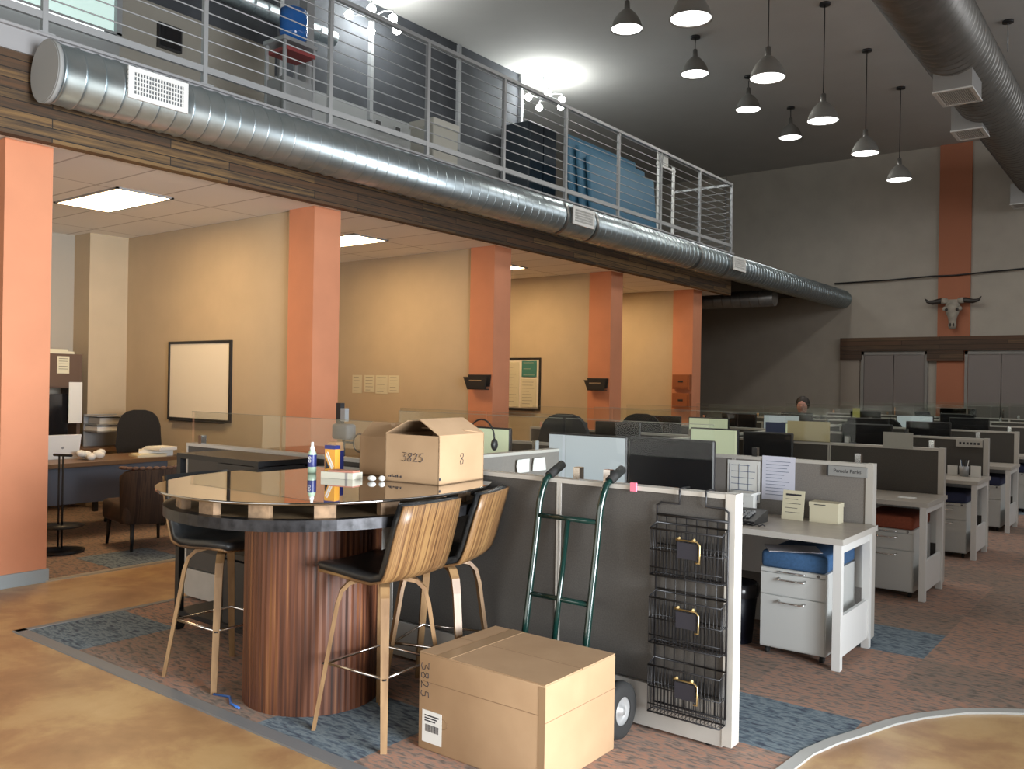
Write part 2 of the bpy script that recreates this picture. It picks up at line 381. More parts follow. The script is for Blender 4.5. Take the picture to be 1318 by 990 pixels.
# carpet (tiles of 0.61 m) with its curved edge at the right
def carpet():
    ys = [2.44 + 0.61 * i for i in range(31)]
    rows = {0: [-5.57, -4.95, -4.4, -3.85, -3.30, -2.66, -2.04, -1.42, -0.8]}
    me_v = []; me_f = []; me_m = []
    def clip(poly):
        # carpet ends on a curve: keep points outside the concrete bay (front right)
        return poly
    edge = [(-1.30, 2.44), (-1.30, 3.3), (-1.27, 3.75), (-1.22, 3.95), (-1.15, 4.14), (-1.08, 4.35), (-0.99, 4.53), (-0.84, 4.74), (-0.70, 4.86), (-0.585, 4.94), (-0.3, 5.02), (0.2, 5.06), (3.6, 5.08)]
    blue = {(-1.79, 3.66), (-1.79, 5.49)}
    bm_all = []
    for r in range(len(ys) - 1):
        y0, y1 = ys[r], min(ys[r + 1], FY)
        if r == 0: xs = rows[0] + [-0.2, 0.4]
        else:
            off = 0.0
            xs = [-5.57, -5.43] + [-5.43 + 0.61 * k for k in range(1, 16)]
        for i in range(len(xs) - 1):
            x0, x1 = xs[i], xs[i + 1]
            if r == 0: k = 2 if i in (0, 4) else random.choice([0, 1])
            else:
                k = random.choices([0, 1, 2], [0.5, 0.36, 0.14])[0]
                if r in (2,) and abs(x0 + 1.77) < 0.05: k = 2
                elif r in (5,) and abs(x0 + 1.77) < 0.05: k = 2
                elif y0 < 7.5 and x0 > -2.6: k = 0 if random.random() < 0.7 else 1
                elif y0 < 3.4 and x0 < -3: k = 0
            bm_all.append((x0, x1, y0, y1, k))
    def inside(x, y):   # is carpet
        if x <= -1.30: return True
        for (ax, ay), (bx, by) in zip(edge, edge[1:]):
            if ax <= x <= bx and bx > ax: return y >= ay + (by - ay) * (x - ax) / (bx - ax)
        return y > 5.08
    bm = bmesh.new()
    for (x0, x1, y0, y1, k) in bm_all:
        fine = x1 > -1.31 and y0 < 5.1
        vs = [bm.verts.new((x, y, 0.006)) for x, y in ((x0, y0), (x1, y0), (x1, y1), (x0, y1))]
        fc = bm.faces.new(vs); fc.material_index = k
        if fine:
            geom = [fc] + list(fc.edges) + list(fc.verts)
            # cut by every edge segment line, then drop the pieces inside the bay
            cur = [fc]
            for (ax, ay), (bx, by) in zip(edge, edge[1:]):
                d = Vector((bx - ax, by - ay, 0))
                if d.length < 1e-6: continue
                nn = Vector((-d.y, d.x, 0)).normalized()
                cur = [f2 for f2 in cur if f2.is_valid]
                g = set()
                for f2 in cur: g.add(f2); g.update(f2.edges); g.update(f2.verts)
                res = bmesh.ops.bisect_plane(bm, geom=list(g), plane_co=(ax, ay, 0.006), plane_no=nn)
                cur = list({f3 for f3 in res['geom'] if isinstance(f3, bmesh.types.BMFace)} | {f2 for f2 in cur if f2.is_valid})
            kill = []
            for f2 in cur:
                c = f2.calc_center_median()
                if not inside(c.x, c.y): kill.append(f2)
            bmesh.ops.delete(bm, geom=kill, context='FACES')
    me = bpy.data.meshes.new('carpet'); bm.to_mesh(me); bm.free()
    for m_ in (cp_rust, cp_grey, cp_blue): me.materials.append(m_)
    o = bpy.data.objects.new('floor_carpet', me); COL.objects.link(o); o['kind'] = 'structure'
    s = MB(); path = [(-5.59, 21, 0.006), (-5.59, 2.41, 0.006), (-1.30, 2.41, 0.006)]
    s.box(-5.62, -5.57, 2.38, 15, 0, 0.009).box(-5.62, -1.30, 2.37, 2.44, 0, 0.009)
    struct('trim_1', s, mat('grey_reducer_strip', (0.19, 0.20, 0.21), 0.5))
    s = MB(); q = []
    for i, (x, y) in enumerate(edge[:-1]):
        a = Vector(edge[max(i - 1, 0)]); b2 = Vector(edge[min(i + 1, len(edge) - 1)]); d = (b2 - a).normalized(); nn = Vector((d.y, -d.x))
        q.append(((x, y), (x + nn.x * 0.055, y + nn.y * 0.055)))
    for (a, b2), (c, d) in zip(q, q[1:]): s.extr([(a[0], a[1], 0.0), (b2[0], b2[1], 0.0), (d[0], d[1], 0.0), (c[0], c[1], 0.0)], (0, 0, 0.010))
    struct('trim_2', s, mat('pale_reducer_strip', (0.42, 0.43, 0.42), 0.4))
carpet()
s = MB(); s.box(-10.8, -6.84, 2.0, 15.0, 0, 0.005)
struct('floor_office_carpet', s, cp_grey)
s = MB(); s.box(-7.5, -6.85, 3.66, 4.3, 0.005, 0.008).box(-8.1, -7.5, 4.9, 5.5, 0.005, 0.008)
struct('floor_office_tiles', s, cp_blue)
struct('trim_3', B(-6.86, -6.80, 3.1, 15, 0, 0.010), mat('metal_threshold', (0.5, 0.45, 0.36), 0.35, metal=0.4))

# offices under the mezzanine
CY = [2.77, 5.63, 8.49, 11.31, 14.10]
CW = 0.34
for i, y in enumerate(CY):
    struct('wall_column', B(-7.21, -6.82, y, y + CW, 0, 3.3), orange)
    struct('wall_divider', B(-10.8, -7.21, y + 0.05, y + 0.17, 0, 3.3), beige)
struct('wall_office_back', B(-10.95, -10.8, -4.6, 15.0, 0, 3.3), mat('office_back_paint', (0.40, 0.36, 0.30), 0.85))
struct('wall_pilaster', B(-10.8, -10.42, 5.2, 5.68, 0, 3.3), beige)
struct('wall_near_office', B(-10.8, -6.9, -4.6, 2.0, 0, 3.3), beige)
struct('ceiling_office', B(-10.95, -6.62, -4.6, 15.2, 3.3, 3.36), tiles_m)
struct('baseboard_left', B(-7.225, -6.805, 2.755, 2.77 + CW + 0.015, 0, 0.10), mat('blue_grey_vinyl', (0.30, 0.34, 0.36), 0.5))
for i, y in enumerate(CY[1:]):
    struct('baseboard_column', B(-7.225, -6.805, y - 0.015, y + CW + 0.015, 0, 0.10), MATS['blue_grey_vinyl'])
# mezzanine
struct('floor_mezzanine', B(-12.0, -6.62, -4.6, 15.2, 3.36, 4.0), steel_p)
struct('trim_fascia', B(-6.70, FX, -4.6, 15.2, 3.28, 3.87), beam)
struct('trim_edge_channel', MB().box(-6.68, -6.58, -4.6, 15.2, 3.87, 4.05).box(-6.72, -6.55, -4.6, 15.2, 4.03, 4.05), mat('channel_paint', (0.30, 0.30, 0.31), 0.55))
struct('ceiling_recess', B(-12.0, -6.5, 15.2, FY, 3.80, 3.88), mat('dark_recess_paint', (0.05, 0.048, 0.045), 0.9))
# mezzanine back wall with windows, charcoal wall and wainscot
mz = MB(); mz.box(-9.4, -9.25, 6.95, 12.15, 5.46, CZ).box(-9.4, -9.25, -4.6, 6.95, 5.80, CZ)
struct('wall_mezzanine_charcoal', mz, dark_wall)
struct('wall_mezzanine_knee', B(-9.4, -9.24, 6.95, 12.15, 4.0, 5.46), knee)
struct('wall_mezzanine_beige', B(-9.4, -9.25, 4.9, 6.95, 4.0, 5.80), mat('mezzanine_beige', (0.30, 0.28, 0.24), 0.85))
struct('wall_mezzanine_grey', B(-9.4, -9.25, -4.6, 4.9, 4.0, 5.22), knee)
wn = sroot('window_3', (-9.25, 3.0, 5.2))
struct('pane', B(-9.30, -9.26, 0, 4.86, 5.30, 5.80), win_e, wn)
struct('sill', B(-9.30, -9.20, 0, 4.70, 5.22, 5.285), win_s, wn)
struct('frame', MB().box(-9.27, -9.2, 0, 4.9, 5.285, 5.31).box(-9.27, -9.2, 4.84, 4.9, 5.22, 5.8).box(-9.27, -9.2, 3.6, 3.66, 5.3, 5.8), steel_p, wn)
fr = MB()
for y in (6.98, 8.55, 10.45, 12.1): fr.box(-9.25, -9.19, y, y + 0.06, 5.3, 6.98)
struct('trim_mullions', fr, steel_p)
# far wall: orange pilaster, cupboard doors, reclaimed wood header
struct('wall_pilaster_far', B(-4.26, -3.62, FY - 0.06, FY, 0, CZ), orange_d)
struct('trim_header', MB().box(-6.33, -1.0, FY - 0.14, FY - 0.06, 2.47, 2.78).box(-6.33, -5.85, FY - 0.13, FY - 0.06, 2.28, 2.47).box(-4.45, -3.72, FY - 0.13, FY - 0.06, 2.24, 2.47), beam2)
doorm = mat('grey_cupboard_door', (0.21, 0.185, 0.175), 0.6)
doorf = mat('grey_door_frame', (0.25, 0.24, 0.225), 0.6)
for k, (x0, x1) in enumerate(((-5.86, -4.44), (-3.70, -2.30))):
    d = sroot('door_%d' % (k + 1), ((x0 + x1) / 2, FY - 0.05, 0))
    for q in range(2):
        a = x0 + 0.06 + q * (x1 - x0 - 0.12) / 2
        struct('door_leaf', B(a + 0.008, a + (x1 - x0 - 0.12) / 2 - 0.008, FY - 0.075, FY - 0.02, 0.02, 2.38), doorm, d)
    struct('door_frame', MB().box(x0, x0 + 0.06, FY - 0.09, FY, 0, 2.46).box(x1 - 0.06, x1, FY - 0.09, FY, 0, 2.46).box(x0, x1, FY - 0.09, FY, 2.385, 2.46), doorf, d)
    struct('handle', MB().box((x0 + x1) / 2 + 0.04, (x0 + x1) / 2 + 0.06, FY - 0.11, FY - 0.07, 1.0, 1.2), chrome, d)
struct('trim_panel', B(-6.33, -5.9, FY - 0.06, FY, 0, 2.28), mat('pale_brown_paint', (0.30, 0.26, 0.22), 0.7))
tag(MB().tube([(-6.5, 20.93, 4.08), (-5.3, 20.93, 4.09), (-4.4, 20.90, 4.12), (-3.9, 20.90, 4.11), (-3.4, 20.93, 4.14), (-1.5, 20.93, 4.22)], 0.018, 6).build('cable', blackm),
    'dark cable strung across the far wall above the cattle skull', 'cable')
tag(MB().tube([(-9.3, 20.98, 7.0), (-9.3, 20.98, 3.86)], 0.015, 6).build('conduit', steel_p), 'thin vertical conduit on the far wall behind the end of the railing', 'conduit')

# cattle skull
def skull():
    t = thing('cattle_skull', 'bleached cattle skull with dark horns hung on the far orange pilaster', 'skull', (-3.93, FY - 0.08, 3.2))
    m = MB()
    prof = [(0.0, 0.36), (0.10, 0.34), (0.145, 0.26), (0.15, 0.18), (0.13, 0.08), (0.09, -0.02), (0.075, -0.12), (0.085, -0.2), (0.06, -0.26), (0.0, -0.27)]
    m.lathe(prof, n=16); m.xform(Matrix.Diagonal((1, 0.75, 1, 1)))
    m.ball((-0.14, -0.04, 0.17), 0.055); m.ball((0.14, -0.04, 0.17), 0.055); m.box(-0.16, 0.16, -0.06, 0.04, 0.3, 0.37)
    m.xform(Matrix.Translation((0, -0.14, 0)))
    m.build('cranium', bone, t)
    e = MB().ball((-0.105, -0.225, 0.15), 0.032).ball((0.105, -0.225, 0.15), 0.032).ball((-0.03, -0.195, -0.18), 0.02, 0.02, 0.04).ball((0.03, -0.195, -0.18), 0.02, 0.02, 0.04)
    e.build('sockets', horn, t)
    for sg in (-1, 1):
        h = MB().tube([(sg * 0.12, -0.14, 0.34), (sg * 0.25, -0.15, 0.35), (sg * 0.40, -0.16, 0.32), (sg * 0.50, -0.16, 0.34), (sg * 0.56, -0.16, 0.42)], [0.06, 0.06, 0.05, 0.035, 0.006], 10)
        hh = h.build('horn', horn, t)
        MB().tube([(sg * 0.11, -0.14, 0.34), (sg * 0.22, -0.15, 0.35)], 0.066, 10).build('wrap', bone, hh)
skull()

# ------------------------------------------------------------------ ducts
def spiral_duct(name, label, x, z, r, y0, y1, m, seam=0.2, capped=True, big=False):
    t = thing(name, label, 'duct', (x, y0, z))
    d = MB().lathe([(r, 0), (r, y1 - y0)], axis='y', n=40); d.build('duct_body', m, t)
    for k in range(int((y1 - y0) / seam)):
        if k >= 60: break
    s = MB(); y = 0.05
    while y < y1 - y0:
        s.lathe([(r, y - 0.007), (r + 0.009, y), (r, y + 0.007)], axis='y', n=40, caps=False); y += seam
    s.build('seams', m, t)
    if capped:
        c = MB().lathe([(r + 0.012, 0.0), (r + 0.012, 0.03)], axis='y', n=40); c.build('end_cap', mat('matte_cap_steel', (0.30, 0.31, 0.31), 0.8), t)
        MB().lathe([(r - 0.0, -0.004), (r - 0.0, 0.0)], axis='y', n=40).build('cap_disc', MATS['matte_cap_steel'], t)
    return t
def grille(t, x0, x1, y0, y1, z0, z1, face, neck):
    """duct outlet: white frame and louvre on face 'x+' or 'z-'"""
    if face == 'x+':
        MB().box(x0, x1, y0 + 0.02, y1 - 0.02, z0 + 0.02, z1 - 0.02).build('outlet_neck', galv_d, t, world=True)
        g = MB(); g.box(x1, x1 + 0.015, y0, y1, z0, z0 + 0.035).box(x1, x1 + 0.015, y0, y1, z1 - 0.035, z1).box(x1, x1 + 0.015, y0, y0 + 0.04, z0 + 0.035, z1 - 0.035).box(x1, x1 + 0.015, y1 - 0.04, y1, z0 + 0.035, z1 - 0.035)
        ny = max(6, int((y1 - y0) / 0.022)); 
        for k in range(1, ny): 
            y = y0 + (y1 - y0) * k / ny; g.box(x1, x1 + 0.010, y - 0.004, y + 0.004, z0 + 0.03, z1 - 0.03)
        nz = max(4, int((z1 - z0) / 0.03))
        for k in range(1, nz): z = z0 + (z1 - z0) * k / nz; g.box(x1, x1 + 0.013, y0, y1, z - 0.004, z + 0.004)
        g.build('outlet_grille', white_m, t, world=True)
        B(x1, x1 + 0.002, y0 + 0.01, y1 - 0.01, z0 + 0.01, z1 - 0.01).build('outlet_shade', grille_g, t, world=True)  # dark sheet painting the shade behind the louvres
    else:
        MB().box(x0 + 0.01, x1 - 0.01, y0 + 0.01, y1 - 0.01, z0, z1).build('outlet_neck', neck, t, world=True)
        g = MB(); w_ = 0.045
        g.box(x0, x1, y0, y0 + w_, z0 - 0.02, z0).box(x0, x1, y1 - w_, y1, z0 - 0.02, z0).box(x0, x0 + w_, y0 + w_, y1 - w_, z0 - 0.02, z0).box(x1 - w_, x1, y0 + w_, y1 - w_, z0 - 0.02, z0)
        k = x0 + w_
        while k < x1 - w_: g.box(k, k + 0.010, y0 + w_, y1 - w_, z0 - 0.015, z0 - 0.001); k += 0.024
        g.build('outlet_grille', white_m, t, world=True)
DX, DZ, DR = -6.33, 3.70, 0.21
t = spiral_duct('ventilation_duct', 'long galvanised round duct running along the mezzanine edge above the wood fascia', DX, DZ, DR, 2.82, FY, galv, 0.14)
for (a, b2) in ((3.29, 3.77), (9.13, 9.63), (14.1, 14.62)):
    grille(t, -6.30, -6.09, a, b2, 3.60, 3.83, 'x+', galv)
for y in (9.05, 9.75, 12.9, 14.0):
    MB().lathe([(DR + 0.012, 0), (DR + 0.012, 0.05)], c=(0, y - 2.82, 0), axis='y', n=40, caps=False).build('joint_band', galv_d, t)
BX, BZ, BR = -2.33, 5.97, 0.405
t = spiral_duct('overhead_duct', 'wide dull spiral duct hung under the ceiling at the upper right', BX, BZ, BR, 3.0, FY, galv_d, 0.16, True)
for (xa, xb, a, b2, za) in ((-2.57, -2.10, 12.08, 12.76, 5.40), (-2.80, -2.36, 14.4, 15.0, 5.50), (-2.80, -2.36, 20.2, 20.75, 5.42)):
    grille(t, xa, xb, a, b2, za, za + (0.26 if xa > -2.6 else 0.40), 'z-', mat('brushed_neck', (0.4, 0.4, 0.4), 0.4, metal=0.6))
for y in (5, 8, 11, 14, 17): MB().tube([(BX, y, BZ + BR), (BX, y, CZ)], 0.006, 5).build('hanger_rod', blackm, t, world=True)
t = thing('branch_duct', 'dark round branch duct crossing the recess beneath the far end of the mezzanine', 'duct', (-7.3, 17.3, 3.42))
MB().lathe([(0.17, -4.0), (0.17, 0.74)], axis='x', n=28).build('duct_body', galv_d, t)
s = MB()
for k in range(23): s.lathe([(0.17, -3.95 + k * 0.2), (0.176, -3.94 + k * 0.2), (0.17, -3.93 + k * 0.2)], axis='x', n=28, caps=False)
s.build('seams', galv_d, t)
t = thing('mezzanine_duct', 'shiny round duct high on the mezzanine back wall above the screen', 'duct', (-9.0, 3.5, 6.12))
MB().lathe([(0.10, -1.0), (0.10, 4.2)], axis='y', n=28).build('duct_body', galv, t)
s = MB()
for k in range(25): s.lathe([(0.10, -0.9 + k * 0.2), (0.105, -0.89 + k * 0.2), (0.10, -0.88 + k * 0.2)], axis='y', n=28, caps=False)
s.build('seams', galv, t)

# ------------------------------------------------------------------ railing
t = thing('railing', 'grey steel mezzanine railing with thin horizontal bars above the round duct', 'railing', (FX, 2.8, 4.05))
py = [1.5, 2.93, 4.24, 5.61, 6.99, 8.35, 9.70, 11.09, 12.40, 13.82, 15.16]
for y in py:
    MB().box(-0.02, 0.02, y - 2.8 - 0.02, y - 2.8 + 0.02, 0.0, 1.26).build('post', steel_p, t)
    MB().box(-0.05, 0.05, y - 2.86, y - 2.74, -0.005, 0.01).build('foot_plate', steel_p, t)
MB().box(-0.022, 0.022, -1.3, 12.38, 1.245, 1.285).build('top_rail', steel_p, t)
MB().box(-0.016, 0.016, -1.3, 12.37, 0.11, 0.165).build('bottom_rail', steel_p, t)
for k in range(9):
    z = 0.275 + k * 0.118
    if z > 1.24: break
    MB().tube([(0, -1.3, z), (0, 12.36, z)], 0.0065, 6).build('bar', steel_p, t)
for k in range(10): MB().tube([(0, 12.36, 0.14 + k * 0.123), (-1.2, 12.36, 0.14 + k * 0.123)], 0.0065, 6).build('return_bar', steel_p, t)
MB().box(-1.2, 0, 12.34, 12.38, 1.245, 1.285).build('return_rail', steel_p, t)
MB().box(-1.22, -1.18, 12.34, 12.38, 0, 1.26).build('post', steel_p, t)

# ------------------------------------------------------------------ pendants
def pendant_base(drop, label, group):
    t = thing('pendant_lamp', label, 'pendant lamp', (0, 0, CZ), 0, group)
    MB().lathe([(0.0, 0), (0.075, 0), (0.075, -0.03), (0.0, -0.03)], n=20).build('canopy', blackm, t)
    zb = -drop
    MB().tube([(0, 0, -0.03), (0, 0, zb + 0.38)], 0.0075, 6).build('cord', blackm, t)
    MB().lathe([(0.02, zb + 0.39), (0.035, zb + 0.38), (0.04, zb + 0.28), (0.045, zb + 0.25)], n=20).build('socket_cap', galv_d, t)
    MB().lathe([(0.045, zb + 0.27), (0.085, zb + 0.24), (0.145, zb + 0.175), (0.19, zb + 0.09), (0.215, zb), (0.222, zb - 0.004),
                (0.210, zb + 0.0), (0.184, zb + 0.085), (0.138, zb + 0.17), (0.05, zb + 0.235)], n=32, caps=False).build('shade', mat('brushed_grey_shade', (0.30, 0.295, 0.28), 0.4, metal=0.5), t)
    MB().lathe([(0.0, zb + 0.035), (0.195, zb + 0.035), (0.205, zb + 0.012), (0.0, zb + 0.010)], n=32).build('diffuser', glow, t)
    return t
def pend_light(x, y, z, p):
    l = bpy.data.lights.new('pendant_light', 'SPOT'); l.energy = p; l.spot_size = math.radians(168); l.spot_blend = 0.35; l.color = (1.0, 0.96, 0.88); l.shadow_soft_size = 0.18
    o = bpy.data.objects.new('pendant_light', l); COL.objects.link(o); o.location = (x, y, z)
pa = pendant_base(1.66, '', 'pendant lamps in the long-cord row')
spots = [(-4.03, 8.16, 'the biggest pendant lamp of the long-cord row, cut by the top edge of the photo'),
         (-4.03, 10.26, 'large pendant lamp on a long cord, second nearest in the right row'),
         (-4.03, 12.33, 'pendant lamp on a long cord, its round canopy at the very top edge'),
         (-4.03, 14.41, 'pendant lamp on a long cord, just left of the spiral duct outlet, second farthest'),
         (-4.03, 16.53, 'lowest and farthest long-cord pendant lamp, beside the orange pilaster')]
for i, (x, y, lb) in enumerate(spots):
    if i == 0: pa.location = (x, y, CZ); pa['label'] = lb
    else: dup(pa, (x, y, CZ), 0, lb)
    pend_light(x, y, CZ - 1.70, 62)
pb = pendant_base(0.59, '', 'pendant lamps in the short-cord row')
spots = [(-6.02, 10.27, 'nearest short-cord pendant lamp, left of the biggest lamp at the top edge'),
         (-6.02, 12.36, 'short-cord pendant lamp above the end of the railing, second in the left row'),
         (-6.02, 14.46, 'short-cord pendant lamp partly under the large hanging one, third in the left row'),
         (-6.02, 16.53, 'smallest and farthest short-cord pendant lamp in the left row')]
for i, (x, y, lb) in enumerate(spots):
    if i == 0: pb.location = (x, y, CZ); pb['label'] = lb
    else: dup(pb, (x, y, CZ), 0, lb)
    pend_light(x, y, CZ - 0.63, 70)
t = thing('ceiling_hook', 'small black ceiling hook with a short rod at the top right of the spiral duct', 'hook', (-2.06, 14.44, CZ))
MB().lathe([(0.0, 0), (0.075, 0), (0.075, -0.03), (0.0, -0.03)], n=20).build('canopy', blackm, t)
MB().tube([(0, 0, -0.03), (0, 0, -0.45)], 0.008, 6).build('rod', steel_p, t)

def chandelier(loc, label):
    t = thing('chandelier', label, 'chandelier', loc, 0, 'chandeliers above the mezzanine')
    MB().lathe([(0.0, 0), (0.07, 0), (0.07, -0.025), (0, -0.03)], n=20).build('canopy', steel_p, t)
    MB().tube([(0, 0, -0.02), (0, 0, -0.34)], 0.012, 8).build('stem', steel_p, t)
    MB().ball((0, 0, -0.38), 0.09, 0.09, 0.07).build('hub', steel_p, t)
    for k in range(6):
        a = k * PI / 3 + 0.3; r = 0.42 if k % 2 else 0.34
        c, s2 = math.cos(a), math.sin(a)
        arm = MB().tube([(0.06 * c, 0.06 * s2, -0.38), (0.2 * c, 0.2 * s2, -0.34), (r * c, r * s2, -0.36), (r * c, r * s2, -0.42)], 0.011, 7).build('arm', steel_p, t)
        MB().ball((r * c, r * s2, -0.46), 0.062, n=14, m=8).build('bulb', bulb_m, arm)
    l = bpy.data.lights.new('chandelier_light', 'POINT'); l.energy = 135 if loc[1] > 10 else 85; l.color = (0.95, 1.0, 0.97); l.shadow_soft_size = 0.3
    o = bpy.data.objects.new('chandelier_light', l); COL.objects.link(o); o.location = (loc[0], loc[1], loc[2] - 0.40)
    return t
chandelier((-8.93, 12.4, CZ), 'glowing globe chandelier above the charcoal mezzanine wall, fully in view')
chandelier((-8.93, 8.3, CZ), 'globe chandelier partly cut off by the top edge behind the railing')

# ------------------------------------------------------------------ mezzanine furnishings
t = thing('wall_screen', 'dark flat wall screen hung behind the railing at upper left', 'screen', (-9.24, 5.6, 5.5))
B(-9.25, -9.20, 5.33, 5.62, 5.32, 5.60).build('frame', blackp, t, world=True)
B(-9.20, -9.195, 5.35, 5.60, 5.34, 5.58).build('display', screen_d, t, world=True)
t = thing('water_cooler', 'grey water cooler stand beneath a blue bottle behind the railing', 'water cooler', (-7.6, 5.95, 4.0))
for (x, y) in ((-7.75, 5.72), (-7.45, 5.72), (-7.75, 6.1), (-7.45, 6.1)):
    B(x - 0.015, x + 0.015, y - 0.015, y + 0.015, 4.0, 5.16).build('leg', steel_p, t, world=True)
B(-7.78, -7.42, 5.69, 6.13, 5.12, 5.16).build('top', steel_p, t, world=True)
B(-7.74, -7.42, 5.73, 6.1, 5.02, 5.06).build('drip_tray', red_m, t, world=True)
B(-7.74, -7.45, 5.72, 6.1, 4.05, 4.75).build('cabinet', knee, t, world=True)
tag(MB().lathe([(0.05, 5.16), (0.14, 5.22), (0.15, 5.3), (0.14, 5.36), (0.15, 5.42), (0.14, 5.52), (0.0, 5.54)], c=(-7.58, 5.93, 0), n=24).build('water_bottle', mat('blue_bottle', (0.02, 0.12, 0.40), 0.15, emit=(0.02, 0.1, 0.3), estr=0.0)),
    'large blue water bottle standing on the cooler behind the railing', 'bottle')
struct('wall_post_mezzanine', B(-7.75, -7.62, 6.14, 6.24, 4.0, 7.0), steel_p)
for k, (y, z) in enumerate(((8.75, 5.28), (9.15, 5.28))):
    t = thing('wall_outlet', ['dark wall outlet on the mezzanine knee wall, the nearer of two', 'dark wall outlet on the mezzanine knee wall, the farther of two'][k], 'outlet', (-9.23, y, z), 0, 'outlets on the knee wall')
    B(-9.24, -9.228, y - 0.07, y + 0.07, z - 0.07, z + 0.07).build('plate', steel_p, t, world=True)
    B(-9.229, -9.222, y - 0.045, y + 0.045, z - 0.055, z + 0.055).build('socket', blackp, t, world=True)
t = thing('storage_carton', 'pale carton on the mezzanine floor edge, behind the railing below the charcoal wall', 'box', (-7.6, 8.3, 4.0))
MB().rbox(-7.8, -7.4, 7.95, 8.42, 4.0, 4.85, 0.01, 1).build('carton', mat('dull_white_card', (0.42, 0.41, 0.36), 0.7), t, world=True)
B(-7.81, -7.39, 7.94, 8.43, 4.78, 4.87).build('lid', mat('lid_card', (0.50, 0.49, 0.44), 0.7), t, world=True)
t = thing('tall_cabinet', 'dark blue tall cabinet standing behind the railing under the chandelier', 'cabinet', (-9.0, 12.2, 4.0))
MB().rbox(-9.2, -8.6, 11.55, 12.35, 4.0, 5.95, 0.015, 1).build('carcass', mat('midnight_laminate', (0.014, 0.022, 0.032), 0.5), t, world=True)
for q in range(2): B(-8.6, -8.58, 11.57 + q * 0.39, 11.93 + q * 0.39, 4.05, 5.92).build('door', MATS['midnight_laminate'], t, world=True)
t = thing('gym_mat_stack', 'stack of tilted blue folding mats leaning behind the railing', 'mats', (-7.7, 12.6, 4.0))
matm = mat('blue_mat_vinyl', (0.035, 0.13, 0.22), 0.55)
for k in range(3):
    m_ = MB().rbox(-0.04, 0.04, -1.15 + 0.12 * k, 1.05 + 0.12 * k, 0, 1.60 - 0.16 * k, 0.03, 2)
    m_.xform(Matrix.Translation((-7.75 + 0.11 * k, 12.75, 4.02)) @ Matrix.Rotation(math.radians(-5), 4, 'Y'))
    m_.build('mat', matm, t, world=True)
t = thing('folded_easel', 'pale upright frame with white panels beyond the blue mats on the mezzanine', 'easel', (-7.7, 14.5, 4.0))
B(-7.72, -7.68, 14.35, 14.40, 4.0, 5.95).build('leg', white_m, t, world=True)
B(-7.72, -7.68, 14.95, 15.0, 4.0, 5.75).build('leg', white_m, t, world=True)
B(-7.70, -7.68, 14.3, 14.42, 5.68, 5.92).build('panel', paper, t, world=True)
B(-7.70, -7.68, 14.55, 14.72, 5.70, 5.98).build('panel', paper, t, world=True)
B(-7.71, -7.69, 14.3, 15.05, 5.66, 5.70).build('crossbar', white_m, t, world=True)

# ------------------------------------------------------------------ office ceiling lights
LY = [4.07, 6.93, 9.79, 12.6]
names = ['brightest rectangular ceiling light, in the nearest office', 'ceiling light in the second office, half hidden by its column', 'small glimpse of ceiling light in the third office', 'ceiling light in the fourth office, farthest']
for i, y in enumerate(LY):
    t = thing('ceiling_light', names[i], 'ceiling light', (-8.3, y + 0.28, 3.29), 0, 'office ceiling lights')
    fr = MB().box(-8.90, -8.87, y, y + 0.57, 3.285, 3.3).box(-7.72, -7.69, y, y + 0.57, 3.285, 3.3).box(-8.9, -7.69, y, y + 0.025, 3.285, 3.3).box(-8.9, -7.69, y + 0.545, y + 0.57, 3.285, 3.3)
    fr.build('frame', steel_p, t, world=True)
    B(-8.87, -7.72, y + 0.025, y + 0.545, 3.288, 3.299).build('diffuser', panel_e, t, world=True)

# ------------------------------------------------------------------ office wall items
def whiteboard(x0, x1, y, z0, z1, label, papers=False):
    t = thing('whiteboard', label, 'whiteboard', ((x0 + x1) / 2, y, z0))
    B(x0 + 0.02, x1 - 0.02, y - 0.015, y, z0 + 0.02, z1 - 0.02).build('surface', mat('board_white', (0.86, 0.80, 0.68), 0.35), t, world=True)
    MB().box(x0, x1, y - 0.025, y, z0, z0 + 0.03).box(x0, x1, y - 0.025, y, z1 - 0.03, z1).box(x0, x0 + 0.03, y - 0.025, y, z0 + 0.03, z1 - 0.03).box(x1 - 0.03, x1, y - 0.025, y, z0 + 0.03, z1 - 0.03).build('frame', blackp, t, world=True)
    MB().box(x0 + 0.1, x1 - 0.1, y - 0.06, y - 0.02, z0 - 0.01, z0 + 0.005).build('pen_tray', blackp, t, world=True)
    return t
whiteboard(-9.44, -8.21, 5.68, 1.085, 1.995, 'blank framed whiteboard on the wall of the nearest office')
whiteboard(-9.3, -8.13, 11.36, 1.15, 2.0, 'framed board covered in papers in the third office')
def sheet(x0, x1, y, z0, z1, m, label, cat='paper', group=None, lines=6, inkm=None, horizontal=True, bold=False):
    t = thing('paper_sheet', label, cat, ((x0 + x1) / 2, y, z0), 0, group)
    B(x0, x1, y - 0.002, y, z0, z1).build('sheet', m, t, world=True)
    if lines:
        g = MB(); hh = (z1 - z0); ww = x1 - x0; rr = random.Random(int(x0 * 1000) + lines)
        for k in range(lines):
            z = z1 - hh * (0.12 + 0.76 * k / max(1, lines - 1)); th = 0.004 if not bold else 0.007
            g.box(x0 + ww * 0.12, x0 + ww * (0.55 + 0.33 * rr.random()), y - 0.0035, y - 0.002, z - th / 2, z + th / 2)
        g.build('writing', inkm or ink, t, world=True)
    return t
sheet(-9.27, -8.93, 11.335, 1.2, 1.92, cream, 'left notice sheet on the office board', group='sheets on the board', lines=12)
sheet(-8.86, -8.55, 11.335, 1.2, 1.93, cream, 'middle notice sheet on the office board', group='sheets on the board', lines=11)
sheet(-8.52, -8.2, 11.335, 1.2, 1.66, cream, 'lower right notice sheet on the office board, below the teal one', group='sheets on the board', lines=8)
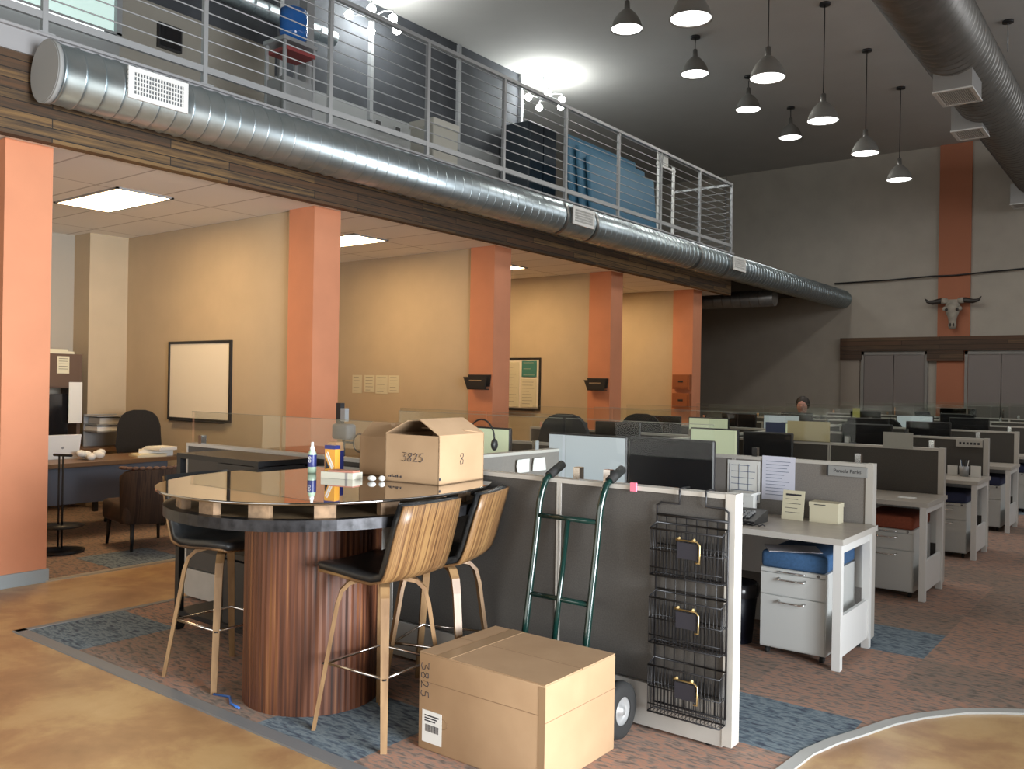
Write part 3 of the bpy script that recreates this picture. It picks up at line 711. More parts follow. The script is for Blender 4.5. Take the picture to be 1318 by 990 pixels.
sheet(-8.50, -8.2, 11.335, 1.69, 1.95, mat('teal_card', (0.05, 0.2, 0.18), 0.7), 'teal card at the top right of the office board', lines=3, inkm=cream)
for k, (a, b2) in enumerate(((-9.44, -9.24), (-9.19, -8.98), (-8.96, -8.72), (-8.70, -8.50))):
    sheet(a, b2, 8.535, 1.40 + 0.02 * (k % 2), 1.66, cream, ['leftmost of the four papers taped to the wall of the second office', 'second from left of the four papers taped to the office wall', 'third from left of the four papers taped to the office wall', 'rightmost of the four papers taped to the office wall'][k], group='papers on the second office wall', lines=5)
def pocket(y, label, col=blackp):
    t = thing('wall_file_pocket', label, 'file holder', (-7.0, y, 1.48))
    p = [(-7.22, y, 1.65), (-6.84, y, 1.65), (-6.86, y, 1.50), (-7.15, y, 1.49)]
    MB().extr([(x, y - 0.10, z) for x, _, z in p], (0, 0.012, 0)).build('front', col, t, world=True)
    MB().extr([(x, y - 0.012, z + 0.03) for x, _, z in p], (0, 0.010, 0)).build('back', col, t, world=True)
    B(-7.15, -6.86, y - 0.1, y - 0.01, 1.49, 1.50).build('base', col, t, world=True)
    B(-7.12, -6.92, y - 0.102, y - 0.10, 1.60, 1.61).build('label_slot', chrome, t, world=True)
pocket(8.49, 'black file pocket hung on the orange column between second and third office')
pocket(11.31, 'black file pocket hung on the fourth orange column')
for k, z in enumerate((1.53, 1.20)):
    t = thing('wooden_wall_box', ['upper orange-brown wooden wall box on the last column', 'lower orange-brown wooden wall box on the last column'][k], 'wooden box', (-6.98, 14.05, z), 0, 'wooden boxes on the last column')
    wbm = mat('orange_brown_wood', (0.30, 0.09, 0.03), 0.5)
    MB().box(-7.15, -6.82, 14.0, 14.095, z, z + 0.26).build('box', wbm, t, world=True)
    MB().box(-7.12, -6.85, 13.99, 14.0, z + 0.03, z + 0.23).build('front_panel', wbm, t, world=True)
    MB().box(-7.03, -6.94, 13.98, 13.99, z + 0.12, z + 0.15).build('pull', blackp, t, world=True)

# ------------------------------------------------------------------ nearest office furniture
t = thing('office_desk', 'brown topped office desk with a slate blue front panel in the nearest office', 'desk', (-8.75, 4.5, 0))
pts = [(-8.30, 3.3), (-8.34, 3.9), (-8.37, 4.6), (-8.46, 5.25), (-9.15, 5.25), (-9.12, 4.5), (-9.1, 3.3)]
MB().prism(pts, 0.70, 0.74).build('desk_top', mat('walnut_laminate', (0.16, 0.09, 0.045), 0.4), t, world=True)
B(-8.52, -8.49, 3.4, 5.1, 0.33, 0.70).build('modesty_panel', mat('slate_blue_panel', (0.10, 0.115, 0.15), 0.6), t, world=True)
for (x, y) in ((-8.55, 3.45), (-8.55, 5.08), (-9.02, 3.45), (-9.02, 5.08)):
    B(x - 0.025, x + 0.025, y - 0.025, y + 0.025, 0, 0.70).build('leg', blackm, t, world=True)
t = thing('return_desk', 'dark side desk along the back wall of the nearest office', 'desk', (-10.3, 4.2, 0))
MB().prism([(-10.75, 3.1), (-9.95, 3.1), (-9.95, 5.56), (-10.40, 5.56), (-10.40, 5.18), (-10.75, 5.18)], 0.70, 0.74).build('desk_top', MATS['walnut_laminate'], t, world=True)
for (x, y) in ((-10.7, 3.15), (-10.7, 5.1), (-10.0, 3.15), (-10.0, 5.1)): B(x - 0.025, x + 0.025, y - 0.025, y + 0.025, 0, 0.7).build('leg', blackm, t, world=True)
t = thing('desk_hutch', 'brown overhead hutch on the back desk at the far left office', 'hutch', (-10.5, 4.5, 0.74))
hm = mat('brown_hutch', (0.11, 0.065, 0.042), 0.5)
B(-10.75, -10.32, 3.2, 5.08, 1.43, 1.83).build('cabinet', hm, t, world=True)
for y in (3.2, 5.04): B(-10.75, -10.35, y, y + 0.04, 0.74, 1.43).build('side_panel', hm, t, world=True)
B(-10.32, -10.305, 4.15, 5.06, 1.45, 1.81).build('door', hm, t, world=True)
sp = MB().box(-10.72, -10.35, 4.55, 5.0, 1.83, 1.86).box(-10.7, -10.4, 4.6, 4.95, 1.86, 1.885); tag(sp.build('paper_stack', cream), 'cream papers lying on top of the brown hutch', 'papers')
t = thing('notice', 'cream notice stuck on the front of the brown hutch', 'paper', (-10.3, 4.85, 1.6))
B(-10.303, -10.30, 4.78, 4.92, 1.60, 1.80).build('sheet', cream, t, world=True)
g = MB(); [g.box(-10.3, -10.298, 4.80, 4.90, 1.77 - k * 0.03, 1.775 - k * 0.03) for k in range(5)]; g.build('writing', ink, t, world=True)
t = thing('computer_monitor', 'dark monitor standing under the brown hutch', 'monitor', (-10.4, 4.6, 0.74))
B(-10.42, -10.38, 4.35, 4.95, 0.88, 1.36).build('display', screen_d, t, world=True); B(-10.45, -10.41, 4.6, 4.68, 0.76, 1.0).build('stand', blackp, t, world=True); B(-10.5, -10.35, 4.52, 4.76, 0.74, 0.76).build('foot', blackp, t, world=True)
tag(B(-10.303, -10.297, 4.92, 5.075, 1.02, 1.50).build('hanging_paper', paper), 'tall white paper hanging beside the dark monitor in the office', 'paper')
t = thing('white_laptop', 'open white laptop seen from behind on the desk at far left', 'laptop', (-8.95, 4.15, 0.74))
MB().box(-0.17, 0.17, -0.12, 0.12, 0, 0.015).xform(Matrix.Rotation(PI / 2, 4, 'Z')).build('base', paper, t)
m_ = MB().box(-0.17, 0.17, -0.005, 0.005, 0, 0.24); m_.xform(Matrix.Translation((0.13, 0, 0.01)) @ Matrix.Rotation(math.radians(12), 4, 'Y') @ Matrix.Rotation(PI / 2, 4, 'Z')); m_.build('lid', paper, t)
m_ = MB().ball((0.15, 0, 0.12), 0.012, 0.02, 0.02, 8, 6); m_.build('emblem', mat('grey_mark', (0.3, 0.3, 0.3), 0.5), t)
tc_ = thing('tissue_pile', 'crumpled pile of white tissues on the office desk', 'tissues', (-8.62, 4.35, 0.74))
m_ = MB()
for k in range(9):
    a = k * 0.7; m_.ball((0.04 * math.cos(a) * (k % 3), 0.055 * math.sin(a) * (1 + k % 2), 0.03 + 0.012 * (k % 4)), 0.045, 0.05, 0.035, 6, 4)
m_.build('tissue', paper, tc_)
t = thing('paper_tray', 'stack of white binders and trays on the back desk beside the black chair', 'file tray', (-10.2, 5.0, 0.74))
for k, z in enumerate((0.92, 1.0, 1.10)): MB().box(-10.30, -9.98, 5.10, 5.50, z, z + 0.012).build('tray', steel_p, t, world=True)
MB().box(-10.29, -10.0, 5.11, 5.48, 0.935, 0.985).build('binder', paper, t, world=True); MB().box(-10.29, -10.02, 5.15, 5.49, 1.015, 1.085).build('binder', mat('grey_binder', (0.5, 0.48, 0.44), 0.6), t, world=True)
B(-10.315, -10.30, 5.10, 5.50, 0.74, 1.12).build('support', steel_p, t, world=True)
for k, (x, y, a, w_, h_) in enumerate(((-8.62, 4.95, 0.2, 0.3, 0.02), (-8.72, 5.1, -0.15, 0.34, 0.055), (-8.6, 5.08, 0.5, 0.22, 0.025))):
    m_ = MB().box(-w_ / 2, w_ / 2, -0.13, 0.13, 0, h_).box(-w_ / 2 + 0.03, w_ / 2 + 0.02, -0.11, 0.14, h_, h_ + 0.008); m_.xform(Matrix.Translation((x, y, 0.74 + (0.064 if k == 2 else 0))) @ Matrix.Rotation(a + 1.2, 4, 'Z'))
    tag(m_.build('paper_stack', [cream, paper, paper][k]), ['cream papers spread on the office desk left of the white stack', 'thick white paper stack at the right end of the office desk', 'thin white papers lying on top of the thick stack'][k], 'papers', 'papers on the office desk')

def office_chair(label, loc, rz, seat_z=0.50, back_h=1.2):
    t = thing('office_chair', label, 'office chair', loc, rz, 'black office chairs')
    MB().rbox(-0.25, 0.25, -0.24, 0.24, seat_z - 0.06, seat_z, 0.03, 3).build('seat', blackp, t)
    m_ = MB(); n = 22; pts = []
    for k in range(n):
        a = 2 * PI * k / n; cx_, cz_ = math.cos(a), math.sin(a)
        pts.append((0.25 * math.copysign(abs(cx_) ** 0.7, cx_) * (1.0 if cz_ < 0 else 0.93), 0.30, (seat_z + back_h) / 2 + 0.06 + (back_h - seat_z - 0.12) / 2 * math.copysign(abs(cz_) ** 0.75, cz_)))
    m_.extr(pts, (0, 0.06, 0)); m_.build('backrest', mat('black_mesh_fabric', (0.016, 0.015, 0.015), 0.9, noise=0.3, nscale=90), t)
    MB().box(-0.03, 0.03, 0.22, 0.34, seat_z - 0.05, seat_z + 0.25).build('back_bracket', blackp, t)
    for sg in (-1, 1):
        MB().tube([(sg * 0.24, 0.05, seat_z - 0.03), (sg * 0.31, 0.05, seat_z - 0.02), (sg * 0.31, 0.03, seat_z + 0.2)], 0.014, 7).box(sg * 0.31 - 0.035, sg * 0.31 + 0.035, -0.12, 0.14, seat_z + 0.2, seat_z + 0.225).build('armrest', blackp, t)
    MB().tube([(0, 0, 0.1), (0, 0, seat_z - 0.05)], 0.028, 10).build('gas_lift', chrome, t)
    for k in range(5):
        a = k * 2 * PI / 5; c, s2 = math.cos(a), math.sin(a)
        lg = MB().tube([(0, 0, 0.11), (0.3 * c, 0.3 * s2, 0.07)], [0.025, 0.015], 7).build('leg', blackp, t)
        MB().lathe([(0.028, -0.012), (0.028, 0.012)], c=(0.3 * c, 0.3 * s2, 0.03), axis='x', n=12).build('caster', rubber, lg)
    return t
office_chair('black office chair with oval back beside the nearest office wall', (-9.17, 5.10, 0), math.radians(52), 0.48, 1.2)

# striped accent chair seen from behind
t = thing('accent_chair', 'brown striped low armchair seen from behind beside the office desk', 'armchair', (-7.62, 4.38, 0), math.radians(-8))
MB().rbox(-0.36, 0.24, -0.29, 0.29, 0.24, 0.43, 0.05, 3).build('seat', stripe, t)
m_ = MB(); n = 14; th = 0.07
out = [(0.10 + 0.22 * math.cos(a), 0.33 * math.sin(a)) for a in [(-1.45 + 2.9 * k / n) for k in range(n + 1)]]
inn = [(0.10 + 0.14 * math.cos(a), 0.26 * math.sin(a)) for a in [(-1.45 + 2.9 * k / n) for k in range(n + 1)]]
vs = []; fs = []
for k in range(n + 1):
    top = 0.76 - 0.05 * abs((k / n - 0.5) * 2) ** 3
    for (x, y), z in ((out[k], 0.25), (out[k], top - 0.03), (tuple((Vector(out[k]) + Vector(inn[k])) / 2), top), (inn[k], top - 0.03), (inn[k], 0.25)): vs.append((x + (0.06 if z > 0.5 else 0), y * (1.0 if z > 0.5 else 0.9), z))
for k in range(n):
    for q in range(5): fs.append((k * 5 + q, k * 5 + (q + 1) % 5, (k + 1) * 5 + (q + 1) % 5, (k + 1) * 5 + q))
fs += [(0, 1, 2, 3, 4), tuple(n * 5 + q for q in range(5))]
m_.add(vs, fs, True); m_.build('backrest', stripe, t)
m_ = MB()
for k in range(n): 
    a = out[k]; m_.ball((a[0] + 0.03, a[1] * 0.9, 0.755), 0.028, 0.03, 0.016, 8, 6)
m_.build('top_welt', mat('tan_piping', (0.17, 0.10, 0.075), 0.8), t)
for (x, y) in ((-0.30, -0.23), (-0.30, 0.23), (0.22, -0.22), (0.22, 0.22)):
    MB().tube([(x, y, 0.25), (x * 1.08, y * 1.05, 0.0)], [0.022, 0.014], 8).build('leg', blackp, t)

# coat / stand with round foot at the left column
t = thing('metal_stand', 'dark metal stand on a round base beside the near orange column', 'stand', (-7.88, 3.70, 0))
MB().lathe([(0.0, 0), (0.20, 0), (0.21, 0.02), (0.1, 0.035), (0.03, 0.05), (0.0, 0.05)], n=28).build('base', blackm, t)
for x in (-0.02, 0.05): MB().tube([(x, 0, 0.03), (x, 0, 0.86)], 0.009, 8).build('upright', blackm, t)
MB().tube([(-0.12, 0, 0.86), (0.16, 0.02, 0.87)], 0.012, 8).build('crossbar', blackm, t)
MB().lathe([(0.2, 0.23), (0.205, 0.24), (0.0, 0.25)], n=24).build('lower_shelf', blackm, t)

# ------------------------------------------------------------------ cubicles
XS = -3.58; XR = -1.49
PY = [3.52, 5.62, 7.66, 9.70, 11.73, 13.76, 15.75, 17.7]
side = ['right', 'left']
ordn = ['first', 'second', 'third', 'fourth', 'fifth', 'sixth', 'seventh', 'eighth']
def partition(x0, x1, y, label, fab, gtop, endright=True, split=None, clips=True, group=None, name='cubicle_partition'):
    t = thing(name, label, 'partition', ((x0 + x1) / 2, y + 0.035, 0), 0, group)
    split = split or (x0 + x1) / 2
    for (a, b2) in ((x0 + 0.02, split - 0.015), (split + 0.015, x1 - 0.045)):
        B(a, b2, y + 0.004, y + 0.066, 0.225, 1.085).build('fabric_panel', fab, t, world=True)
        MB().box(a, b2, y, y + 0.07, 0.022, 0.215).build('base_panel', basep, t, world=True)
    MB().box(x0, x1 - 0.046, y - 0.002, y + 0.072, 1.085, 1.105).build('top_rail', trimw, t, world=True)
    MB().box(split - 0.013, split - 0.002, y, y + 0.07, 0.05, 1.085).box(split + 0.002, split + 0.013, y, y + 0.07, 0.05, 1.085).build('joint', trimw, t, world=True)
    MB().box(x1 - 0.045, x1, y - 0.003, y + 0.073, 0.03, 1.108).box(x0, x0 + 0.018, y, y + 0.07, 0.03, 1.1).build('end_post', trimw, t, world=True)
    for x in (x0 + 0.15, split, x1 - 0.12): MB().lathe([(0.015, 0.0), (0.015, 0.05)], c=(x, y + 0.035, 0), n=10).build('glide', blackm, t, world=True)
    if gtop:
        for (a, b2) in ((x0 + 0.01, split - 0.01), (split + 0.01, x1 - 0.12)):
            g = B(a, b2, y + 0.032, y + 0.038, 1.11, gtop).build('glass_screen', glassm, t, world=True)
            MB().box(a, b2, y + 0.032, y + 0.038, gtop - 0.002, gtop + 0.0005).build('polished_edge', glass_edge, g, world=False).location = -Vector(t.location)
    if clips:
        for x in ((split + 0.09, x1 - 0.65) if y < 3.6 and x1 > -3 else (x0 + 0.14, x1 - 0.10) if y < 3.6 else (x0 + 0.14, split + 0.14, x1 - 0.10)):
            MB().box(x - 0.018, x + 0.018, y + 0.015, y + 0.055, 1.105, 1.165).build('glass_clip', chrome, t, world=True)
    return t
for i, y in enumerate(PY):
    lab = ['nearest grey cubicle partition, behind the hand truck and cardboard box', 'second grey cubicle partition on the aisle, with a name plate and pinned sheets', 'third grey partition along the aisle, behind the rust cushion desk', 'fourth grey partition along the aisle, with a pale name plate', 'fifth grey partition along the aisle', 'sixth grey partition along the aisle, small and dark', 'seventh grey partition along the aisle, very small', 'last grey partition of the aisle row, before the far wall'][i]
    partition(XS + 0.03, XR, y, lab, fabric_l if i == 1 else fabric, 1.40 if i < 5 else 1.38, split=-2.40, group='aisle side partitions')
    lab = ['grey partition behind the black cart, left of the spine', 'second partition left of the spine', 'third partition left of the spine', 'fourth partition left of the spine', 'fifth partition left of the spine', 'sixth partition left of the spine', 'seventh partition left of the spine', 'last partition left of the spine'][i]
    partition(-5.62, XS - 0.04, y, lab, fabric, 1.33 if i < 5 else None, split=-4.6, group='office side partitions')
for i in range(len(PY) - 1):
    t = thing('spine_partition', '%s spine partition between the two cubicle rows, counted from the front' % ordn[i], 'partition', (XS, PY[i] + 1, 0), 0, 'spine partitions')
    y0, y1 = PY[i] + 0.08, PY[i + 1] - 0.01
    B(XS - 0.03, XS + 0.03, y0, y1, 0.22, 1.085).build('fabric_panel', fabric_l if i == 0 else fabric, t, world=True)
    B(XS - 0.035, XS + 0.035, y0, y1, 0.0, 0.215).build('base_panel', basep, t, world=True)
    B(XS - 0.036, XS + 0.036, y0, y1, 1.085, 1.105).build('top_rail', trimw, t, world=True)

# desks along the aisle
def make_desk(label, top=desk_top, wm=desk_w):
    t = thing('cubicle_desk', label, 'desk', (0, 0, 0), 0, 'aisle desks')
    MB().box(-2.0, 0.015, 0.0, 0.69, 0.705, 0.735).build('desk_top', top, t)
    MB().box(-2.0, 0.017, -0.004, 0.0, 0.703, 0.737).box(0.015, 0.019, 0, 0.69, 0.703, 0.737).build('edge_band', trimw, t)
    for y in (0.0, 0.56):
        MB().box(-0.035, 0.01, y, y + 0.045, 0.0, 0.705).build('leg', wm, t)
    MB().box(-0.03, 0.005, 0.045, 0.56, 0.655, 0.705).build('side_rail', wm, t)
    MB().box(-0.02, 0.0, 0.045, 0.56, 0.07, 0.30).build('side_panel', wm, t)
    for y in (0.0, 0.62): MB().box(-1.98, -1.94, y, y + 0.04, 0, 0.705).build('leg', wm, t)
    MB().box(-1.94, -0.035, 0.64, 0.655, 0.35, 0.70).build('modesty_panel', wm, t)
    return t
dl = ['nearest pale topped white cubicle desk, with papers and a card box', 'second cubicle desk on the aisle, above the rust cushion', 'third cubicle desk on the aisle, holding a cup of pens', 'fourth cubicle desk on the aisle', 'fifth cubicle desk on the aisle, at the right edge', 'sixth small cubicle desk at the right edge', 'last small cubicle desk by the far wall']
d0 = make_desk(dl[0]); d0.location = (-1.475, 4.92, 0)
for i in range(1, 7): dup(d0, (-1.475 - 0.004 * i, PY[i + 1] - 0.70, 0), 0, dl[i])
def make_ped(label, cush, navy=False):
    t = thing('drawer_pedestal', label, 'drawer unit', (0, 0, 0), 0, 'mobile drawer units')
    MB().box(-0.19, 0.19, 0.012, 0.56, 0.05, 0.515).build('body', ped_m, t)
    for (z0, z1) in ((0.365, 0.487), (0.06, 0.357)):
        d = MB().box(-0.187, 0.187, 0.0, 0.014, z0, z1).build('drawer', ped_m, t)
        zc = z1 - 0.032
        MB().tube([(-0.075, 0.0, zc + 0.008), (-0.07, -0.022, zc), (0.07, -0.022, zc), (0.075, 0.0, zc + 0.008)], 0.0055, 7).build('handle', chrome, d)
    d = MB().box(-0.187, 0.187, 0.0, 0.014, 0.492, 0.513).build('drawer', ped_m, t)
    MB().tube([(-0.075, 0.0, 0.5), (-0.07, -0.015, 0.5), (0.07, -0.015, 0.5), (0.075, 0.0, 0.5)], 0.004, 7).build('handle', chrome, d)
    MB().lathe([(0.009, -0.004), (0.009, 0.0)], c=(0.15, 0, 0.502), axis='y', n=12).build('lock', chrome, t)
    MB().rbox(-0.19, 0.19, 0.0, 0.56, 0.516, 0.615, 0.022, 3).build('cushion', cush, t)
    for (x, y) in ((-0.16, 0.05), (0.16, 0.05), (-0.16, 0.51), (0.16, 0.51)):
        MB().lathe([(0.022, -0.01), (0.022, 0.01)], c=(x, y, 0.024), axis='x', n=12).build('caster', rubber, t)
    return t
p0 = make_ped('white two-drawer pedestal with a bright blue seat cushion under the nearest desk', blue_f); p0.location = (-1.755, 4.975, 0)
p1 = make_ped('drawer pedestal with a rust red cushion under the second desk', rust_f); p1.location = (-1.755, 7.01, 0)
p2 = make_ped('drawer pedestal with a navy cushion under the third desk', navy_f); p2.location = (-1.755, 9.05, 0)
dup(p2, (-1.765, 11.08, 0), 0, 'dark drawer pedestal under the fourth desk from the front')
dup(p2, (-1.77, 13.11, 0), 0, 'small drawer pedestal under the fifth desk at the right edge')
tag(MB().box(-1.98, -1.68, 5.0, 5.22, 0.6165, 0.621).xform(Matrix.Translation((-1.80, 5.1, 0)) @ Matrix.Rotation(0.5, 4, 'Z') @ Matrix.Translation((1.83, -5.11, 0))).build('folder', mat('grey_folder', (0.33, 0.33, 0.36), 0.5)), 'thin grey folder lying on the bright blue cushion', 'folder')
t = thing('trash_bin', 'black liner-covered waste bin beside the blue cushioned pedestal', 'trash bin', (-2.16, 5.13, 0))
MB().lathe([(0.0, 0.0), (0.10, 0.0), (0.135, 0.36), (0.128, 0.36), (0.095, 0.01), (0, 0.01)], n=24).build('bin', mat('navy_bin', (0.012, 0.016, 0.03), 0.5), t)
MB().lathe([(0.136, 0.29), (0.142, 0.32), (0.138, 0.365), (0.125, 0.37)], n=24, caps=False).build('liner', mat('shiny_liner', (0.03, 0.03, 0.035), 0.2), t)

# things on the nearest desk
sheet(-2.44, -2.21, 5.618, 0.80, 1.075, paper, 'white calendar sheet with blue grid pinned at left on the second partition', lines=6, inkm=inkb)
g = MB(); [g.box(-2.425 + k * 0.066, -2.423 + k * 0.066, 5.613, 5.6155, 0.815, 1.05) for k in range(4)]; tag(g.build('grid_rules', inkb), 'vertical blue rules of the pinned calendar sheet', 'paper')
bpy.data.objects['grid_rules'].parent = [o for o in bpy.data.objects if o.get('label', '').startswith('white calendar')][0]
_gp = bpy.data.objects['grid_rules']; _gp.location = -Vector(_gp.parent.location); del _gp['label']; del _gp['category']
sheet(-2.196, -1.975, 5.615, 0.83, 1.118, mat('bluish_paper', (0.66, 0.68, 0.80), 0.8), 'bluish white printed sheet hung over the top of the second partition', lines=11, inkm=inkb)
def standing(x0, x1, y, z0, z1, d, tilt, m, name, label, cat, text=True):
    t = thing(name, label, cat, ((x0 + x1) / 2, y, z0))
    MT = Matrix.Translation(((x0 + x1) / 2, y, z0)) @ Matrix.Rotation(math.radians(tilt), 4, 'X') @ Matrix.Translation((-(x0 + x1) / 2, -y, -z0))
    MB().box(x0, x1, y, y + d, z0, z1).xform(MT).build('card', m, t, world=True)
    if text:
        g = MB(); h = z1 - z0
        for k in range(5): g.box(x0 + 0.02, x1 - 0.02 - 0.02 * (k % 2), y - 0.0015, y, z1 - h * (0.15 + 0.15 * k) - (0.006 if k == 0 else 0.0015), z1 - h * (0.15 + 0.15 * k) + (0.006 if k == 0 else 0.0015))
        g.xform(MT); g.build('writing', ink, t, world=True)
    return t
standing(-2.005, -1.867, 5.46, 0.735, 0.92, 0.006, -10, cream, 'leaflet', 'cream leaflet propped upright on the nearest desk', 'leaflet')
t = thing('card_file_box', 'small cream card file box at the right end of the nearest desk', 'box', (-1.74, 5.48, 0.735))
MB().box(-1.83, -1.655, 5.47, 5.58, 0.735, 0.855).build('body', cream, t, world=True)
MB().box(-1.833, -1.652, 5.467, 5.583, 0.832, 0.860).build('lid', cream, t, world=True)
MB().box(-1.80, -1.73, 5.4655, 5.4675, 0.842, 0.847).build('writing', ink, t, world=True)
t = thing('desk_phone', 'black corded desk phone on the nearest desk by the pinned calendar', 'phone', (-2.14, 5.28, 0.735))
MB().extr([(-2.22, 5.05, 0.735), (-2.22, 5.27, 0.735), (-2.22, 5.27, 0.81), (-2.22, 5.05, 0.76)], (0.2, 0, 0)).build('body', blackp, t, world=True)
MB().tube([(-2.20, 5.06, 0.80), (-2.20, 5.10, 0.815), (-2.20, 5.22, 0.84), (-2.20, 5.27, 0.83)], 0.02, 8).build('handset', blackp, t, world=True)
g = MB(); [g.box(-2.15 + 0.03 * a, -2.13 + 0.03 * a, 5.09 + 0.03 * b2, 5.105 + 0.03 * b2, 0.775 + 0.007 * b2, 0.785 + 0.007 * b2) for a in range(3) for b2 in range(4)]; g.build('keys', steel_p, t, world=True)
MB().tube([(-2.2 + 0.012 * k, 5.03 + 0.015 * math.sin(k * 1.9), 0.745 + 0.006 * math.cos(k * 1.9)) for k in range(22)], 0.004, 5).build('coiled_cord', blackp, t, world=True)
tag(MB().box(-2.36, -2.20, 5.45, 5.60, 0.86, 0.875).box(-2.34, -2.22, 5.53, 5.59, 0.735, 0.86).build('paper_holder', paper), 'small white paper holder below the pinned calendar', 'holder')

def text_mesh(s, size, name, m, parent, loc, rot):
    c = bpy.data.curves.new(name, 'FONT'); c.body = s; c.size = size; c.extrude = 0.0006; c.align_x = 'CENTER'; c.align_y = 'CENTER'
    o = bpy.data.objects.new(name, c); COL.objects.link(o); dg = bpy.context.evaluated_depsgraph_get(); me = bpy.data.meshes.new_from_object(o.evaluated_get(dg))
    bpy.data.objects.remove(o); me.materials.clear(); me.materials.append(m); q = bpy.data.objects.new(name, me); COL.objects.link(q)
    q.parent = parent; q.location = Vector(loc) - Vector(parent.location); q.rotation_euler = rot
    return q
t = thing('name_plate', 'grey name plate at the right end of the second partition', 'name plate', (-1.64, 5.61, 1.06))
MB().box(-1.76, -1.525, 5.605, 5.621, 1.020, 1.083).build('plate', mat('grey_plate', (0.30, 0.31, 0.31), 0.4), t, world=True)
MB().box(-1.77, -1.76, 5.600, 5.622, 1.018, 1.085).build('edge', blackp, t, world=True)
text_mesh('Pamela Parks', 0.032, 'lettering', ink, t, (-1.643, 5.6045, 1.052), (PI / 2, 0, 0))
t = thing('name_plate', 'pale name plate near the end of the fourth partition', 'name plate', (-1.66, 9.68, 1.06))
MB().box(-1.78, -1.54, 9.68, 9.701, 1.015, 1.085).build('plate', mat('pale_plate', (0.40, 0.39, 0.36), 0.4), t, world=True)
g = MB(); [g.box(-1.75 + k * 0.033, -1.73 + k * 0.033, 9.6785, 9.68, 1.04, 1.062) for k in range(6)]; g.build('lettering', ink, t, world=True)
t = thing('pen_cup', 'cluster of small picture cards and pens on the third desk', 'pen holder', (-1.67, 9.5, 0.735))
MB().lathe([(0.0, 0), (0.04, 0), (0.045, 0.10), (0.04, 0.10), (0.036, 0.005), (0, 0.005)], n=16).build('cup', steel_p, t)
for k in range(5): MB().tube([(0.015 * math.cos(k), 0.015 * math.sin(k), 0.01), (0.04 * math.cos(k * 1.3), 0.04 * math.sin(k * 1.3), 0.16)], 0.004, 5).build('pen', [paper, blackp, blue_f][k % 3], t)
MB().box(0.06, 0.15, -0.01, 0.0, 0, 0.11).build('card', paper, t); MB().box(-0.15, -0.06, 0.01, 0.02, 0, 0.10).build('card', paper, t)
tag(MB().box(-1.72, -1.60, 7.15, 7.25, 0.736, 0.741).build('paper_slip', paper), 'small white slip of paper on the second desk', 'paper')

# ------------------------------------------------------------------ monitors and clutter in the cubicles
def monitor(x, y, z0, z1, w_, scr, label, rz=0, group=None, zt=0.735):
    t = thing('computer_monitor', label, 'monitor', (x, y, zt), rz, group)
    MB().rbox(-w_ / 2, w_ / 2, 0.0, 0.035, z0 - zt, z1 - zt, 0.008, 1).build('casing', blackp, t)
    MB().box(-w_ / 2 + 0.012, w_ / 2 - 0.012, -0.003, 0.0, z0 - zt + 0.014, z1 - zt - 0.012).build('display', scr, t)
    MB().box(-0.03, 0.03, 0.035, 0.06, 0.0, (z0 + z1) / 2 - zt).build('stand', blackp, t)
    MB().rbox(-0.12, 0.12, -0.05, 0.12, 0.0, 0.012, 0.004, 1).build('foot', blackp, t)
    return t
monitor(-3.32, 5.2, 0.80, 1.217, 0.655, screen_l, 'large monitor with a pale blank screen behind the nearest partition')
monitor(-2.665, 5.2, 0.765, 1.222, 0.62, screen_d, 'large monitor with a dark screen right of the pale one')
k = 0
mcols = [screen_d, screen_g, screen_d, screen_l]
monitor(-4.18, 5.2, 0.93, 1.23, 0.36, screen_g, 'monitor with a pale green sheet-like screen behind the open carton', 0.0, None)
places = [(-3.30, 7.0, 1.20, 0.46, 1), (-2.80, 6.98, 1.19, 0.44, 0), (-3.2, 9.05, 1.2, 0.5, 1), (-2.55, 9.05, 1.22, 0.5, 0), (-3.1, 11.1, 1.22, 0.5, 0), (-2.4, 11.1, 1.2, 0.5, 0), (-3.0, 13.1, 1.22, 0.5, 3), (-2.3, 13.1, 1.21, 0.5, 0),
          (-4.9, 7.0, 1.20, 0.5, 0), (-4.3, 7.0, 1.22, 0.5, 0), (-4.9, 9.05, 1.22, 0.5, 0), (-4.3, 9.05, 1.22, 0.5, 1), (-4.8, 11.1, 1.22, 0.5, 0), (-4.2, 11.1, 1.22, 0.5, 3), (-4.7, 13.1, 1.2, 0.5, 0), (-4.2, 15.0, 1.22, 0.5, 0), (-2.8, 15.0, 1.22, 0.5, 0)]
cname = {0: 'dark', 1: 'pale green', 3: 'pale grey'}
for (x, y, zt_, w_, c) in places:
    row = min(range(len(PY)), key=lambda q: abs(PY[q] - 0.65 - y)); sd = 'aisle' if x > XS else 'office'
    pos = 'left' if sum(1 for p in places if abs(p[1] - y) < 0.3 and (p[0] > XS) == (x > XS) and p[0] < x) == 0 else 'right'
    monitor(x, y + 0.28, zt_ - 0.33, zt_, w_, mcols[c], '%s-screened monitor, %s one at the %s partition on the %s side' % (cname[c], pos, ordn[row], sd), 0, 'monitors in the farther cubicles')
